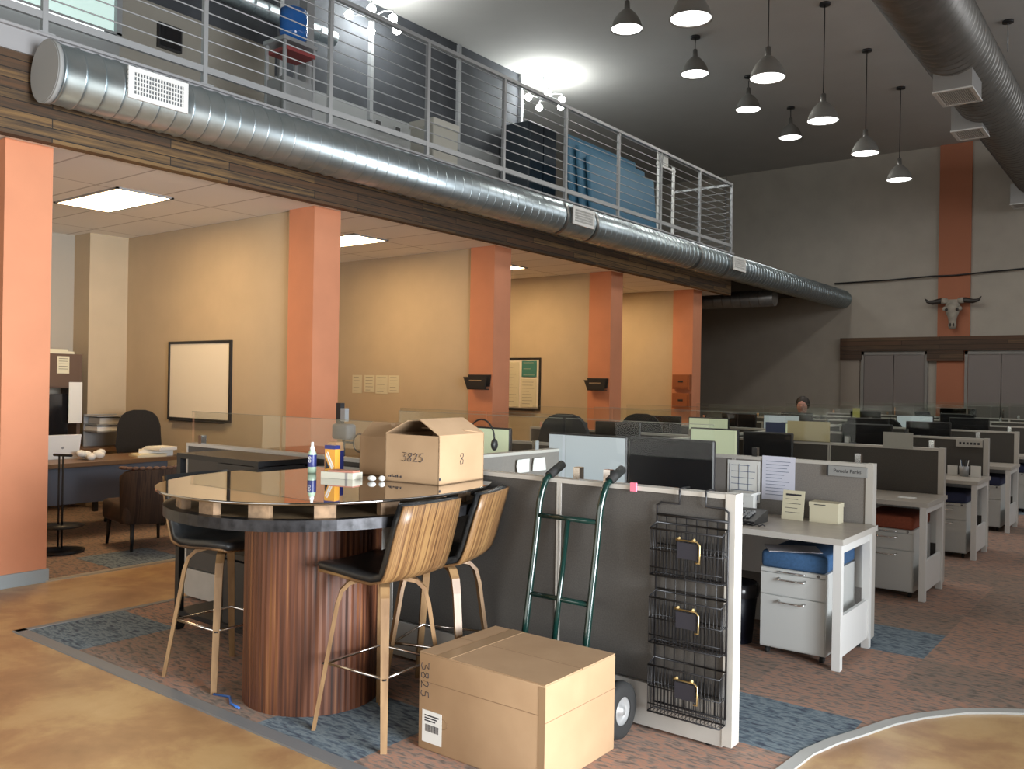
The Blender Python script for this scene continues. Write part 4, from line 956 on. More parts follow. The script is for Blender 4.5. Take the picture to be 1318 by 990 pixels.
# left-side desks
for i in range(1, 7):
    t = thing('cubicle_desk', '%s desk left of the spine partition, mostly hidden' % ordn[i - 1], 'desk', (-4.6, PY[i] - 0.3, 0), 0, 'office side desks')
    B(-5.58, XS - 0.06, PY[i] - 0.55, PY[i] - 0.005, 0.705, 0.735).build('desk_top', desk_top, t, world=True)
    for x in (-5.55, XS - 0.11): B(x, x + 0.04, PY[i] - 0.53, PY[i] - 0.49, 0, 0.705).build('leg', desk_w, t, world=True)
    MB().box(-5.5, XS - 0.15, PY[i] - 0.06, PY[i] - 0.04, 0.3, 0.7).build('modesty_panel', desk_w, t, world=True)
tag(MB().box(-2.77, -2.396, 7.655, 7.6575, 1.105, 1.282).box(-2.77, -2.396, 7.655, 7.675, 1.105, 1.109).build('paper_sheet', mat('yellow_cream', (0.55, 0.50, 0.30), 0.8)), 'yellowish cream sheet standing on the third partition', 'paper')
tag(MB().box(-2.97, -2.785, 7.655, 7.659, 1.105, 1.262).build('blue_folder', mat('slate_blue_card', (0.04, 0.06, 0.13), 0.7)), 'dark blue folder standing on the third partition left of the cream sheet', 'folder')
tag(MB().box(-1.955, -1.725, 7.645, 7.658, 1.09, 1.22).build('paper_sheet', mat('grey_paper', (0.36, 0.37, 0.34), 0.8)), 'pale grey sheet standing near the end of the third partition', 'paper')
tag(MB().box(-3.38, -3.29, 11.72, 11.728, 1.09, 1.33).build('yellow_note', mat('yellow_note', (0.5, 0.5, 0.15), 0.8)), 'small yellow note on the fifth partition glass', 'note')
tag(MB().box(-1.995, -1.965, 3.505, 3.517, 1.08, 1.12).build('pink_note', pinkm), 'bright pink sticky flag on the nearest partition top', 'sticky note')
# crumpled white papers pinned on the spine
for k, (y, z) in enumerate(((4.74, 1.01), (4.93, 1.01))):
    m_ = MB(); rr = random.Random(k)
    base = [(XS + 0.04 + rr.random() * 0.02, y + a * 0.07, z + b2 * 0.045) for b2 in (-1, 0, 1) for a in (-1, 0, 1)]
    m_.add(base + [(p[0] + 0.004, p[1], p[2]) for p in base], [(0, 1, 4, 3), (1, 2, 5, 4), (3, 4, 7, 6), (4, 5, 8, 7), (9, 12, 13, 10), (10, 13, 14, 11), (12, 15, 16, 13), (13, 16, 17, 14), (0, 9, 10, 1), (1, 10, 11, 2), (6, 7, 16, 15), (7, 8, 17, 16), (0, 3, 12, 9), (3, 6, 15, 12), (2, 11, 14, 5), (5, 14, 17, 8)])
    tag(m_.build('crumpled_note', paper), ['left crumpled white note on the spine partition near the hand truck grip', 'right crumpled white note on the spine partition near the hand truck grip'][k], 'note', 'notes on the spine partition')
tag(MB().box(XS - 0.015, XS + 0.015, 4.93, 4.97, 1.105, 1.17).build('glass_clip', chrome), 'chrome clip on the spine partition above the white notes', 'clip')
# chairs whose backs rise over the partitions
office_chair('black office chair whose rounded back rises behind the pale monitor', (-4.04, 6.25, 0), math.radians(180 + 8), 0.52, 1.33)
office_chair('black office chair with a peaked back beyond the dark monitor', (-4.6, 8.4, 0), math.radians(200), 0.52, 1.28)
office_chair('black office chair in the fourth cubicle bay on the aisle side', (-2.9, 10.45, 0), math.radians(190), 0.5, 1.2)
office_chair('black office chair in the fifth cubicle bay on the aisle side', (-3.0, 12.4, 0), math.radians(170), 0.5, 1.2)
t = thing('headset', 'black wire headset loop hung over the carton top', 'headset', (-4.2, 4.2, 1.105))
m_ = MB().tube([(0.11 * math.cos(a), 0, 0.10 + 0.13 * math.sin(a)) for a in [PI * q / 14 for q in range(15)]], 0.006, 6); m_.build('band', blackp, t)
for sg in (-1, 1): MB().ball((sg * 0.11, 0, 0.07), 0.02, 0.03, 0.04, 10, 6).build('ear_pad', blackp, t)
t.location = (-3.62, 4.4, 1.10)
t = thing('gadget_stand', 'dark document camera on a stand behind the orange carton', 'device', (-5.05, 4.3, 0.735))
t.location = (-5.12, 4.55, 0.735)
MB().lathe([(0.0, 0), (0.11, 0), (0.11, 0.02), (0, 0.025)], n=20).build('base', blackp, t)
MB().tube([(0, 0, 0.02), (0, 0, 0.45)], 0.012, 8).build('pole', blackp, t)
MB().rbox(-0.09, 0.09, -0.05, 0.05, 0.38, 0.50, 0.02, 2).build('head', mat('dusty_grey', (0.13, 0.13, 0.14), 0.6), t)
MB().box(-0.07, -0.02, -0.02, 0.02, 0.50, 0.66).build('antenna', blackp, t); MB().box(-0.02, 0.03, -0.02, 0.02, 0.52, 0.62).build('side_block', steel_p, t)
MB().tube([(0.18 + 0.07 * math.cos(a), 0, 0.36 + 0.07 * math.sin(a)) for a in [2 * PI * q / 16 for q in range(16)]], 0.006, 6, closed=True).build('ring', blackp, t)
MB().tube([(0.0, 0, 0.36), (0.11, 0, 0.36)], 0.008, 6).build('ring_arm', blackp, t)
tagd = tag(MB().box(-5.3, -4.9, 4.3, 4.8, 0.70, 0.735).box(-5.28, -5.24, 4.32, 4.36, 0.0, 0.70).box(-4.96, -4.92, 4.32, 4.36, 0, 0.70).box(-5.28, -5.24, 4.74, 4.78, 0, 0.70).box(-4.96, -4.92, 4.74, 4.78, 0, 0.70).build('side_table', blackm), 'small dark side table holding the document camera', 'table')

# ------------------------------------------------------------------ seated person far in the cubicles
def person():
    t = thing('person', 'person with dark hair sitting far back between the partitions, only the head showing', 'person', (-4.97, 14.44, 0), math.radians(10))
    V = [(0, 0, 0.50), (0, 0.02, 0.70), (0, 0.02, 0.90), (0, 0.0, 1.04), (0, -0.01, 1.12), (0, -0.03, 1.20), (0, -0.03, 1.30), (0, -0.02, 1.38)]
    E = [(i, i + 1) for i in range(7)]; Rr = [0.16, 0.14, 0.16, 0.13, 0.06, 0.07, 0.10, 0.075]
    def chain(start, pts, rs):
        p = start
        for q, r in zip(pts, rs): V.append(q); Rr.append(r); E.append((p, len(V) - 1)); p = len(V) - 1
        return p
    for sg in (-1, 1):
        chain(3, [(sg * 0.17, 0.0, 1.0), (sg * 0.22, -0.06, 0.80), (sg * 0.16, -0.26, 0.76), (sg * 0.13, -0.34, 0.755)], [0.06, 0.048, 0.036, 0.03])
        wr = len(V) - 1
        for q in range(5): chain(wr, [(sg * (0.10 + 0.018 * q), -0.41, 0.755), (sg * (0.10 + 0.02 * q), -0.45, 0.745)], [0.010, 0.008])
        chain(0, [(sg * 0.10, -0.10, 0.50), (sg * 0.12, -0.45, 0.50), (sg * 0.12, -0.46, 0.10), (sg * 0.12, -0.56, 0.05)], [0.09, 0.065, 0.045, 0.04])
    me = bpy.data.meshes.new('body'); me.from_pydata(V, E, []); o = bpy.data.objects.new('body', me); COL.objects.link(o); o.parent = t
    sk = o.modifiers.new('s', 'SKIN'); 
    for i, v in enumerate(me.skin_vertices[0].data): v.radius = (Rr[i], Rr[i]); v.use_root = (i == 0)
    sb = o.modifiers.new('b', 'SUBSURF'); sb.levels = 1; sb.render_levels = 2; me.materials.append(skin_m)
    MB().ball((0, 0.0, 1.33), 0.115, 0.125, 0.125, 18, 12).build('hair', mat('dark_hair', (0.02, 0.014, 0.01), 0.6), t)
    MB().ball((0, -0.055, 1.285), 0.085, 0.09, 0.12, 18, 12).build('face', skin_m, t)
    MB().ball((0, -0.148, 1.28), 0.014, 0.018, 0.022, 8, 6).build('nose', skin_m, t)
    MB().ball((-0.033, -0.135, 1.305), 0.01, 0.008, 0.007, 8, 6).ball((0.033, -0.135, 1.305), 0.01, 0.008, 0.007, 8, 6).build('eyes', ink, t)
    MB().box(-0.025, 0.025, -0.142, -0.136, 1.235, 1.242).build('mouth', red_m, t)
    MB().lathe([(0.19, 0.55), (0.18, 0.7), (0.20, 0.9), (0.17, 1.03), (0.075, 1.10), (0.07, 1.12)], c=(0, 0.01, 0), n=20, caps=False).build('shirt', navy_f, t)
person()
office_chair('black office chair under the seated person', (-4.97, 14.48, 0), math.radians(10), 0.41, 1.0)

# ------------------------------------------------------------------ bar table
TX, TYC, TA, TB = -3.31, 2.88, 0.722, 0.83
def outline(a, b, n=72, e=2.15, ymax=3.50):
    pts = []
    for k in range(n):
        th_ = 2 * PI * k / n; c, s2 = math.cos(th_), math.sin(th_)
        x = TX + a * math.copysign(abs(c) ** (2 / e), c); y = TYC + b * math.copysign(abs(s2) ** (2 / e), s2)
        pts.append((x, min(y, ymax)))
    return pts
t = thing('bar_table', 'tall oval bar table with dark reflective glass top and reddish slatted drum base', 'table', (TX, TYC, 0))
MB().prism(outline(TA, TB), 1.058, 1.070, True).build('glass_top', tabletop_m, t, world=True)
a1, b1 = TA - 0.035, TB - 0.035; a2, b2_ = a1 - 0.05, b1 - 0.05
o1 = outline(a1, b1, ymax=3.47); o2 = outline(a2, b2_, ymax=3.43); n = len(o1)
m_ = MB(); vs = []
for (x, y), (u, v) in zip(o1, o2): vs += [(x, y, 0.945), (x, y, 0.992), (u, v, 0.992), (u, v, 0.945)]
m_.add(vs, [(k * 4 + q, k * 4 + (q + 1) % 4, ((k + 1) % n) * 4 + (q + 1) % 4, ((k + 1) % n) * 4 + q) for k in range(n) for q in range(4)])
m_.build('metal_band', mat('dark_worn_metal', (0.028, 0.028, 0.031), 0.42, metal=0.7, noise=0.5, nscale=25), t, world=True)
MB().prism(outline(a1 - 0.02, b1 - 0.02, ymax=3.46), 0.955, 0.989, False).build('counter', mat('counter_dark_wood', (0.20, 0.14, 0.08), 0.4, noise=0.4, nscale=8), t, world=True)
for k in range(16):
    th_ = 2 * PI * k / 16 + 0.1
    x = TX + (a1 - 0.06) * math.cos(th_); y = min(TYC + (b1 - 0.06) * math.sin(th_), 3.42)
    m_ = MB().box(-0.045, 0.045, -0.02, 0.02, 0.990, 1.058); m_.xform(Matrix.Translation((x, y, 0)) @ Matrix.Rotation(th_ + PI / 2, 4, 'Z'))
    m_.build('spacer_block', mat('rough_block_wood', (0.22, 0.14, 0.08), 0.7, noise=0.4, nscale=20), t, world=True)
drum = MB(); n = 132; vs = []
for k in range(n):
    th_ = 2 * PI * k / n; r = 0.333 + (0.0012 if (k % 2) else -0.0012)
    x, y = -3.425 + r * 1.0 * math.cos(th_), 2.862 + r * 1.0 * math.sin(th_)
    vs += [(x, y, 0.0), (x, y, 0.96)]
drum.add(vs, [(2 * k, 2 * ((k + 1) % n), 2 * ((k + 1) % n) + 1, 2 * k + 1) for k in range(n)] + [[2 * k for k in range(n)][::-1], [2 * k + 1 for k in range(n)]])
drum.build('drum_base', drumw, t, world=True)

# stools
def stool(label, loc, rz):
    """faces -x"""
    t = thing('bar_stool', label, 'bar stool', loc, rz, 'bent plywood bar stools')
    prof = [(-0.235, 0.70), (-0.22, 0.712), (-0.10, 0.708), (0.02, 0.698), (0.11, 0.697), (0.170, 0.712), (0.207, 0.745), (0.228, 0.80), (0.250, 0.88), (0.275, 0.965), (0.298, 1.045)]
    wid = [0.34, 0.385, 0.40, 0.405, 0.41, 0.41, 0.41, 0.41, 0.41, 0.405, 0.385]
    def shell(off0, off1, wscale, i0=0, i1=None):
        P = [Vector((x, 0, z)) for x, z in prof]; i1 = i1 or len(P); vs = []; fs = []; cnt = 0; ns = 7
        for i in range(i0, i1):
            tg = (P[min(i + 1, len(P) - 1)] - P[max(i - 1, 0)]).normalized(); nn = Vector((-tg.z, 0, tg.x))
            w_ = wid[i] * wscale / 2
            for off in (off0, off1):
                for s2 in range(ns):
                    u = -1 + 2 * s2 / (ns - 1); p = P[i] + nn * off; vs.append((p.x - 0.02 * u * u * (1 if i > 5 else 0), u * w_, p.z + 0.008 * u * u * (1 if i < 6 else 0)))
            cnt += 1
        st = 2 * ns
        for i in range(cnt - 1):
            for s2 in range(ns - 1):
                a = i * st + s2; fs.append((a, a + 1, a + st + 1, a + st)); a += ns; fs.append((a, a + st, a + st + 1, a + 1))
            a = i * st; fs.append((a, a + st, a + st + ns, a + ns)); a = i * st + ns - 1; fs.append((a, a + ns, a + st + ns, a + st))
        fs.append(tuple(range(ns)) + tuple(range(2 * ns - 1, ns - 1, -1))); e = (cnt - 1) * st
        fs.append(tuple(range(e, e + ns)) + tuple(range(e + 2 * ns - 1, e + ns - 1, -1)))
        return MB().add(vs, fs, True)
    shell(-0.011, 0.0, 1.0).build('plywood_shell', walnut, t)
    shell(0.0, 0.032, 0.97).build('cushion', vinyl, t)
    for k in range(4):
        a = PI / 4 + k * PI / 2; d = Vector((math.cos(a), math.sin(a), 0)); wd = Vector((-d.y, d.x, 0))
        p = [d * 0.02 + Vector((0, 0, 0.678)), d * 0.09 + Vector((0, 0, 0.676)), d * 0.15 + Vector((0, 0, 0.660)), d * 0.185 + Vector((0, 0, 0.625)), d * 0.205 + Vector((0, 0, 0.56)), d * 0.235 + Vector((0, 0, 0.38)), d * 0.30 + Vector((0, 0, 0.0))]
        MB().strip(p, wd, [0.045, 0.045, 0.042, 0.04, 0.038, 0.035, 0.028], 0.018).build('leg', bentw, t)
        q = d * 0.247 + Vector((0, 0, 0.30)); MB().lathe([(0.009, -0.003), (0.009, 0.003)], c=tuple(q + d * 0.011), axis='x' if False else 'z', n=10).build('bolt', blackm, t)
    r = 0.245; q = [Vector((r * math.cos(PI / 4 + k * PI / 2), r * math.sin(PI / 4 + k * PI / 2), 0.30)) for k in range(4)]
    MB().tube(q, 0.007, 8, closed=True).build('footrest', chrome, t)
    MB().box(-0.10, 0.10, -0.10, 0.10, 0.683, 0.692).build('mount_plate', blackm, t)
    return t
s0 = stool('front bar stool with zebra-grain back facing the table, beside the big carton', (-2.845, 2.78, 0), math.radians(3))
dup(s0, (-2.90, 3.225, 0), math.radians(19), 'bar stool behind the front one, close against the grey partition')
dup(s0, (-3.985, 2.735, 0), math.radians(182), 'bar stool at the left side of the drum base, tucked under the band')

# things on the bar
ZT = 1.0705
def carton(name, label, x0, x1, y0, y1, z0, h, rz, open_=False):
    t = thing(name, label, 'cardboard box', ((x0 + x1) / 2, (y0 + y1) / 2, z0), rz)
    hx, hy = (x1 - x0) / 2, (y1 - y0) / 2; w_ = 0.006
    if not open_:
        MB().rbox(-hx, hx, -hy, hy, 0, h - 0.004, 0.006, 2).build('body', card, t)
        MB().box(-hx + 0.002, hx - 0.002, -hy + 0.002, -0.003, h - 0.004, h).build('flap', card, t)
        MB().box(-hx + 0.002, hx - 0.002, 0.004, hy - 0.002, h - 0.004, h).build('flap', card, t)
        MB().box(-hx + 0.01, hx - 0.01, -0.003, 0.004, h - 0.003, h - 0.001).build('seam', card_d, t)
        MB().box(-hx + 0.10, -hx + 0.17, -hy - 0.0015, hy + 0.0015, h, h + 0.001).build('tape', tape, t)
        MB().box(hx - 0.001, hx + 0.0012, -hy, hy, h * 0.64, h * 0.645).box(-hx, hx, -hy - 0.001, -hy, h * 0.70, h * 0.705).build('crease', card_d, t)
        MB().box(hx - 0.03, hx + 0.001, -hy - 0.0015, -hy, 0.0, h - 0.01).build('side_tape', tape, t)
    else:
        MB().box(-hx, hx, -hy, -hy + w_, 0, h).box(-hx, hx, hy - w_, hy, 0, h).box(-hx, -hx + w_, -hy, hy, 0, h).box(hx - w_, hx, -hy, hy, 0, h).box(-hx, hx, -hy, hy, 0, w_).build('body', card, t)
    return t
# closed floor carton
cb = carton('cardboard_box', 'big closed cardboard box on the carpet in front of the hand truck', -2.56, -1.90, 2.72, 3.24, 0.006, 0.41, 0)
hx, hy = 0.33, 0.26
lab = MB().box(-hx + 0.025, -hx + 0.135, -hy - 0.0025, -hy - 0.001, 0.035, 0.17).build('shipping_label', paper, cb)
g = MB(); rr = random.Random(3); x = -hx + 0.045
while x < -hx + 0.12: w_ = 0.001 + 0.003 * rr.random(); g.box(x, x + w_, -hy - 0.0035, -hy - 0.0025, 0.082, 0.112); x += w_ + 0.003
for k in range(3): g.box(-hx + 0.04, -hx + 0.10 + 0.01 * k, -hy - 0.0035, -hy - 0.0025, 0.125 + 0.011 * k, 0.130 + 0.011 * k)
g.build('label_print', ink, lab)
DIG = {'3': [[(0, 1), (0.55, 1), (0.2, 0.58), (0.55, 0.5), (0.62, 0.2), (0.3, 0), (0, 0.1)]],
       '8': [[(0.5, 0.95), (0.15, 0.95), (0.05, 0.75), (0.5, 0.35), (0.45, 0.05), (0.1, 0.02), (0.05, 0.3), (0.5, 0.7), (0.5, 0.95)]],
       '2': [[(0, 0.8), (0.2, 1), (0.5, 0.85), (0.35, 0.4), (0, 0.02), (0.6, 0.05)]],
       '5': [[(0.6, 1.02), (0.15, 0.98), (0.1, 0.6), (0.45, 0.55), (0.5, 0.2), (0.25, 0), (0, 0.08)]]}
def handwriting(s, origin, du, dv, size, parent, name='handwriting', r=0.0016):
    m_ = MB(); x = 0
    for ch in s:
        for st in DIG[ch]: m_.tube([Vector(origin) + Vector(du) * (x + u * size) + Vector(dv) * v * size for u, v in st], r, 5)
        x += size * 0.82
    return m_.build(name, ink, parent)
handwriting('3825', (-hx + 0.014, -hy - 0.001, 0.365), (0, 0, -1), (0.9, 0, 0.1), 0.048, cb)
MB().tube([(-hx + 0.13 + 0.035 * math.cos(a), -hy - 0.001, 0.13 + 0.022 * math.sin(a)) for a in [-1.4 + 0.28 * q for q in range(11)]], 0.0010, 5).build('pen_mark', card_d, cb)

# open carton on the bar: near face parallel to the aisle
t = thing('open_carton', 'open cardboard box with a handwritten number standing on the bar table', 'cardboard box', (-2.99, 3.27, ZT), math.radians(6))
hx, hy, h, w_ = 0.165, 0.195, 0.235, 0.005
MB().box(-hx, hx, -hy, -hy + w_, 0, h).box(-hx, hx, hy - w_, hy, 0, h).box(-hx, -hx + w_, -hy, hy, 0, h).box(hx - w_, hx, -hy, hy, 0, h).box(-hx, hx, -hy, hy, 0, w_).build('body', card, t)
def flap(pts, d): return MB().extr(pts, d)
flap([(hx, -hy, h), (hx, hy, h), (hx - 0.13, hy - 0.005, h + 0.075), (hx - 0.13, -hy + 0.01, h + 0.075)], (0, 0, 0.004)).build('flap', card, t)
flap([(-hx, -hy, h), (-hx, hy, h), (-hx + 0.12, hy - 0.005, h + 0.065), (-hx + 0.12, -hy + 0.02, h + 0.065)], (0, 0, 0.004)).build('flap', card, t)
flap([(-hx, hy, h), (hx, hy, h), (hx - 0.02, hy - 0.15, h + 0.02), (-hx + 0.02, hy - 0.15, h + 0.02)], (0, 0, 0.004)).build('flap', card, t)
MB().box(-hx + w_ + 0.001, hx - w_ - 0.001, -hy + w_, -hy + w_ + 0.002, 0.03, h - 0.001).build('inner_flap', card_d, t)
handwriting('3825', (-0.06, -hy - 0.0015, 0.105), (1, 0, 0), (0.15, 0, 1), 0.042, t)
handwriting('8', (hx + 0.0015, -0.02, 0.09), (0, 1, 0), (0, 0, 1), 0.055, t)
g = MB(); [g.box(-hx + 0.02 + 0.011 * k, -hx + 0.027 + 0.011 * k, -hy - 0.001, -hy, 0.022, 0.028 + 0.004 * (k % 3)) for k in range(8)]; g.build('print', ink, t)
MB().box(hx, hx + 0.001, -hy + 0.003, -hy + 0.016, 0.022, 0.034).build('tape', ink, t)
# second carton left behind it
t = thing('open_carton', 'darker open cardboard box standing left behind the numbered one on the bar', 'cardboard box', (-3.36, 3.32, ZT), math.radians(12))
hx, hy, h = 0.11, 0.13, 0.20
MB().box(-hx, hx, -hy, -hy + w_, 0, h).box(-hx, hx, hy - w_, hy, 0, h).box(-hx, -hx + w_, -hy, hy, 0, h).box(hx - w_, hx, -hy, hy, 0, h).box(-hx, hx, -hy, hy, 0, w_).build('body', card, t)
flap([(-hx, -hy, h), (hx, -hy, h), (hx - 0.01, -hy + 0.07, h + 0.075), (-hx + 0.03, -hy + 0.07, h + 0.075)], (0, 0, 0.004)).build('flap', card, t)
flap([(hx, -hy, h), (hx, hy, h), (hx - 0.04, hy, h + 0.07), (hx - 0.04, -hy + 0.02, h + 0.07)], (0, 0, 0.004)).build('flap', card, t)
# spray bottle, crayon carton, flat white box, two white earplug cases
t = thing('spray_bottle', 'small white capped cleaner bottle with blue label on the bar table', 'bottle', (-3.655, 3.03, ZT), 0.3)
MB().lathe([(0, 0), (0.021, 0), (0.023, 0.01), (0.023, 0.10), (0.018, 0.115), (0.011, 0.125)], n=20).build('bottle', mat('pale_green_plastic', (0.45, 0.6, 0.45), 0.3), t)
MB().lathe([(0.0236, 0.035), (0.0236, 0.10)], n=20, caps=False).build('label_wrap', mat('deep_blue_label', (0.02, 0.03, 0.16), 0.4), t)
MB().lathe([(0.013, 0.122), (0.013, 0.135), (0.008, 0.145), (0.007, 0.165), (0.0, 0.167)], n=16).build('cap', paper, t)
text_mesh('GO', 0.022, 'label_lettering', paper, t, (-3.655 + 0.0, 3.03 - 0.0246, ZT + 0.075), (PI / 2, PI / 2, 0))
t = thing('pencil_carton', 'orange and blue pencil carton standing on the bar table', 'box', (-3.53, 3.06, ZT), 0.15)
orb = mat('orange_print', (0.72, 0.34, 0.05), 0.4)
MB().box(-0.035, 0.035, -0.02, 0.02, 0, 0.15).build('box', orb, t)
MB().box(-0.0355, 0.0355, -0.0205, 0.0205, 0.135, 0.155).build('top_band', MATS['deep_blue_label'], t)
MB().box(-0.0352, -0.034, -0.0202, 0.0202, 0, 0.14).build('side_band', MATS['deep_blue_label'], t)
MB().extr([(-0.028, -0.0212, 0.11), (-0.022, -0.0212, 0.115), (0.022, -0.0212, 0.035), (0.012, -0.0212, 0.03)], (0, 0.001, 0)).extr([(-0.018, -0.0212, 0.12), (-0.012, -0.0212, 0.12), (0.028, -0.0212, 0.045), (0.022, -0.0212, 0.04)], (0, 0.001, 0)).build('printed_pencils', paper, t)
MB().extr([(-0.03, -0.0208, 0.09), (0.0, -0.0208, 0.035), (-0.03, -0.0208, 0.03)], (0, 0.0006, 0)).build('printed_shape', ink, t)
t = thing('pencil_carton', 'tan and dark carton just behind the orange pencil carton', 'box', (-3.60, 3.14, ZT), 0.1)
MB().box(-0.04, 0.04, -0.025, 0.025, 0, 0.12).build('box', MATS['deep_blue_label'], t); MB().extr([(-0.04, -0.025, 0.12), (0.04, -0.025, 0.12), (0.032, -0.025, 0.165), (-0.03, -0.025, 0.165)], (0, 0.05, 0)).build('lid', mat('tan_card', (0.5, 0.3, 0.15), 0.7), t)
t = thing('flat_box', 'flat white box with a pink printed lid lying on the bar table', 'box', (-3.37, 2.985, ZT), 0.25)
MB().box(-0.095, 0.095, -0.045, 0.045, 0, 0.032).build('box', mat('offwhite_card', (0.62, 0.60, 0.50), 0.6), t); MB().box(-0.06, 0.085, -0.03, 0.04, 0.032, 0.040).build('booklet', mat('pinkish_print', (0.5, 0.22, 0.16), 0.6), t)
MB().box(0.05, 0.065, -0.0455, 0.0455, -0.0, 0.0325).build('band', mat('dull_grey_band', (0.3, 0.28, 0.26), 0.6), t)
for k, (x, y) in enumerate(((-3.165, 3.0), (-3.125, 3.03))):
    tag(MB().ball((0, 0, 0.014), 0.024 - 0.006 * k, 0.018 - 0.003 * k, 0.014, 12, 8).xform(Matrix.Translation((x, y, ZT))).build('white_pebble', paper), ['larger white rounded wad on the bar table beside the numbered carton', 'smaller white rounded wad touching the carton on the bar table'][k], 'wad')
tag(MB().tube([(-3.75, 2.52, 0.012), (-3.66, 2.55, 0.012), (-3.58, 2.50, 0.012), (-3.50, 2.49, 0.012)], 0.006, 6).build('blue_cable', mat('blue_cable', (0.03, 0.12, 0.4), 0.4)), 'short blue cable end lying on the carpet at the drum base', 'cable')

# ------------------------------------------------------------------ black cart behind the bar
t = thing('media_cart', 'tall black metal cart on casters behind the bar table', 'cart', (-4.52, 3.2, 0))
x0, x1, y0, y1 = -4.94, -4.12, 3.03, 3.40
for (x, y) in ((x0, y0), (x1, y0), (x0, y1), (x1, y1)):
    B(x - (0.02 if x == x1 else -0.02) - 0.02, x - (0.02 if x == x1 else -0.02) + 0.02, y + (0.0 if y == y0 else -0.04), y + (0.04 if y == y0 else 0.0), 0.07, 1.07).build('post', blackm, t, world=True)
    MB().lathe([(0.035, -0.014), (0.035, 0.014)], c=(x - (0.02 if x == x1 else -0.02), y + (0.02 if y == y0 else -0.02), 0.036), axis='x', n=14).build('caster', rubber, t, world=True)
for k, z in enumerate((0.10, 0.52, 1.07)):
    B(x0, x1, y0, y1, z, z + 0.03).build('shelf', blackm, t, world=True)
B(x0 + 0.42, x1, y0 + 0.005, y1, 0.90, 1.065).build('drawer_box', blackp, t, world=True)
B(x1 - 0.34, x1 - 0.02, y0 + 0.02, y1 - 0.02, 0.13, 0.50).build('equipment_case', blackp, t, world=True)

# ------------------------------------------------------------------ hand truck
t = thing('hand_truck', 'dark green tubular hand truck leaning against the nearest partition', 'hand truck', (-2.3, 3.4, 0))
R_ = 0.0165
for x in (-2.465, -2.12):
    MB().tube([(x, 3.30, 0.13), (x, 3.36, 0.45), (x, 3.43, 0.85), (x, 3.45, 0.99), (x + 0.005, 3.465, 1.05), (x + 0.005, 3.49, 1.095), (x + 0.01, 3.53, 1.125)], R_, 12).build('rail', green_m, t, world=True)
    MB().tube([(x + 0.008, 3.515, 1.115), (x + 0.015, 3.62, 1.165)], 0.022, 12).build('grip', rubber, t, world=True)
for z, y in ((0.93, 3.44), (0.56, 3.38), (0.22, 3.32)): MB().tube([(-2.465, y, z), (-2.12, y, z)], 0.013, 10).build('rung', green_m, t, world=True)
MB().tube([(-2.29, 3.44, 0.93), (-2.29, 3.31, 0.20)], 0.013, 10).build('centre_bar', green_m, t, world=True)
MB().tube([(-2.62, 3.36, 0.127), (-1.93, 3.36, 0.127)], 0.011, 10).build('axle', chrome, t, world=True)
for x in (-2.63, -1.955):
    wl = MB().lathe([(0.062, -0.028), (0.10, -0.034), (0.122, -0.024), (0.127, 0), (0.122, 0.024), (0.10, 0.034), (0.062, 0.028)], c=(x, 3.36, 0.127), axis='x', n=36, caps=False).build('wheel', rubber, t, world=True)
    h_ = MB().lathe([(0.0, 0.030), (0.018, 0.030), (0.02, 0.012), (0.055, 0.008), (0.064, 0.026), (0.064, -0.026), (0.0, -0.02)], c=(x, 3.36, 0.127), axis='x', n=28).build('hub', mat('dull_white_hub', (0.42, 0.42, 0.42), 0.35, metal=0.5), wl)
    h_.location = -Vector(t.location)
MB().box(-2.49, -2.10, 3.245, 3.31, 0.008, 0.016).box(-2.49, -2.10, 3.30, 3.31, 0.008, 0.14).build('toe_plate', green_m, t, world=True)

# ------------------------------------------------------------------ wire basket rack
t = thing('wire_basket_rack', 'black three tier wire basket rack hung on the nearest partition', 'wire rack', (-1.68, 3.44, 0.1))
fx0, fx1, yb, yf = -1.855, -1.515, 3.505, 3.445
MB().tube([(fx0, yb, 0.15), (fx0, yb, 1.03), (fx0 + 0.02, yb, 1.045), (-1.745, yb, 1.045), (-1.745, yb, 1.085), (-1.745, yb - 0.0, 1.107)], 0.005, 6).tube([(fx1, yb, 0.15), (fx1, yb, 1.03), (fx1 - 0.02, yb, 1.045), (-1.62, yb, 1.045), (-1.62, yb, 1.085), (-1.62, yb, 1.107)], 0.005, 6).tube([(fx0, yb, 0.99), (fx1, yb, 0.99)], 0.006, 6).tube([(fx0, yb, 0.15), (fx1, yb, 0.15)], 0.005, 6).build('frame', blackm, t, world=True)
m_ = MB()
for k in range(1, 7): x = fx0 + (fx1 - fx0) * k / 7; m_.tube([(x, yb, 0.15), (x, yb, 0.99)], 0.0026, 5)
for z in (0.35, 0.42, 0.66, 0.72, 0.86): m_.tube([(fx0, yb, z), (fx1, yb, z)], 0.003, 5)
m_.build('back_grid', blackm, t, world=True)
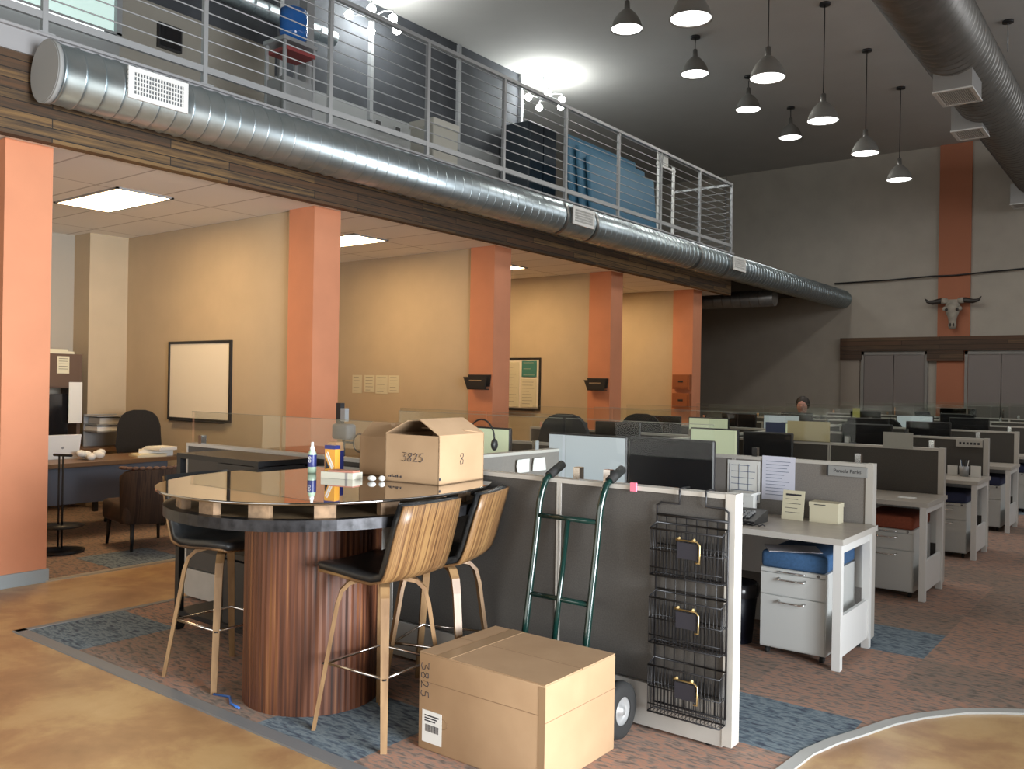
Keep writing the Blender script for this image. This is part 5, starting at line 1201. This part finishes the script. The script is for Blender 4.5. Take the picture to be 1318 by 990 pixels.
for x in (-1.745, -1.62): MB().tube([(x, yb, 1.095), (x, yb, 1.113), (x, 3.55, 1.114), (x, 3.60, 1.112), (x, 3.60, 1.08)], 0.004, 6).build('hook', blackm, t, world=True)
for zt_, zb in ((0.955, 0.73), (0.65, 0.43), (0.35, 0.125)):
    m_ = MB(); loop = [(fx0, yb, zt_), (fx0 - 0.0, yf, zt_ - 0.02), (fx1, yf, zt_ - 0.02), (fx1, yb, zt_)]
    m_.tube(loop, 0.0042, 6, closed=True)
    zm = (zt_ + zb) / 2
    m_.tube([(fx0, yb, zm), (fx0, yf, zm), (fx1, yf, zm), (fx1, yb, zm)], 0.0028, 5, closed=True).tube([(fx0, yb, zb), (fx0, yf, zb), (fx1, yf, zb), (fx1, yb, zb)], 0.0038, 5, closed=True).tube([(fx0, yf, zb + 0.035), (fx1, yf, zb + 0.035)], 0.0028, 5)
    nw = 20
    for k in range(nw + 1):
        x = fx0 + (fx1 - fx0) * k / nw; m_.tube([(x, yb, zb + 0.16), (x, yb, zb), (x, yf, zb), (x, yf, zt_ - 0.02)], 0.0017, 4)
    for k in range(1, 5):
        y = yb + (yf - yb) * k / 5
        for x in (fx0, fx1): m_.tube([(x, y, zb), (x, y, zt_ - 0.01)], 0.0017, 4)
    bk = m_.build('basket', blackm, t, world=True)
    zc = zb + 0.125
    h_ = MB().box(-1.72, -1.625, yf - 0.008, yf - 0.004, zc - 0.035, zc + 0.035).build('label_card', ink, bk); h_.location = -Vector(t.location)
    h_ = MB().tube([(-1.725, yf - 0.008, zc + 0.045), (-1.625, yf - 0.008, zc + 0.045), (-1.612, yf - 0.010, zc + 0.03), (-1.612, yf - 0.010, zc - 0.045), (-1.63, yf - 0.010, zc - 0.045)], 0.004, 6).tube([(-1.725, yf - 0.005, zc + 0.047), (-1.705, yf - 0.012, zc + 0.055)], 0.006, 6).tube([(-1.65, yf - 0.005, zc + 0.047), (-1.635, yf - 0.012, zc + 0.055)], 0.006, 6).build('brass_holder', brass, bk, label='brass label holder'); h_.location = -Vector(t.location)
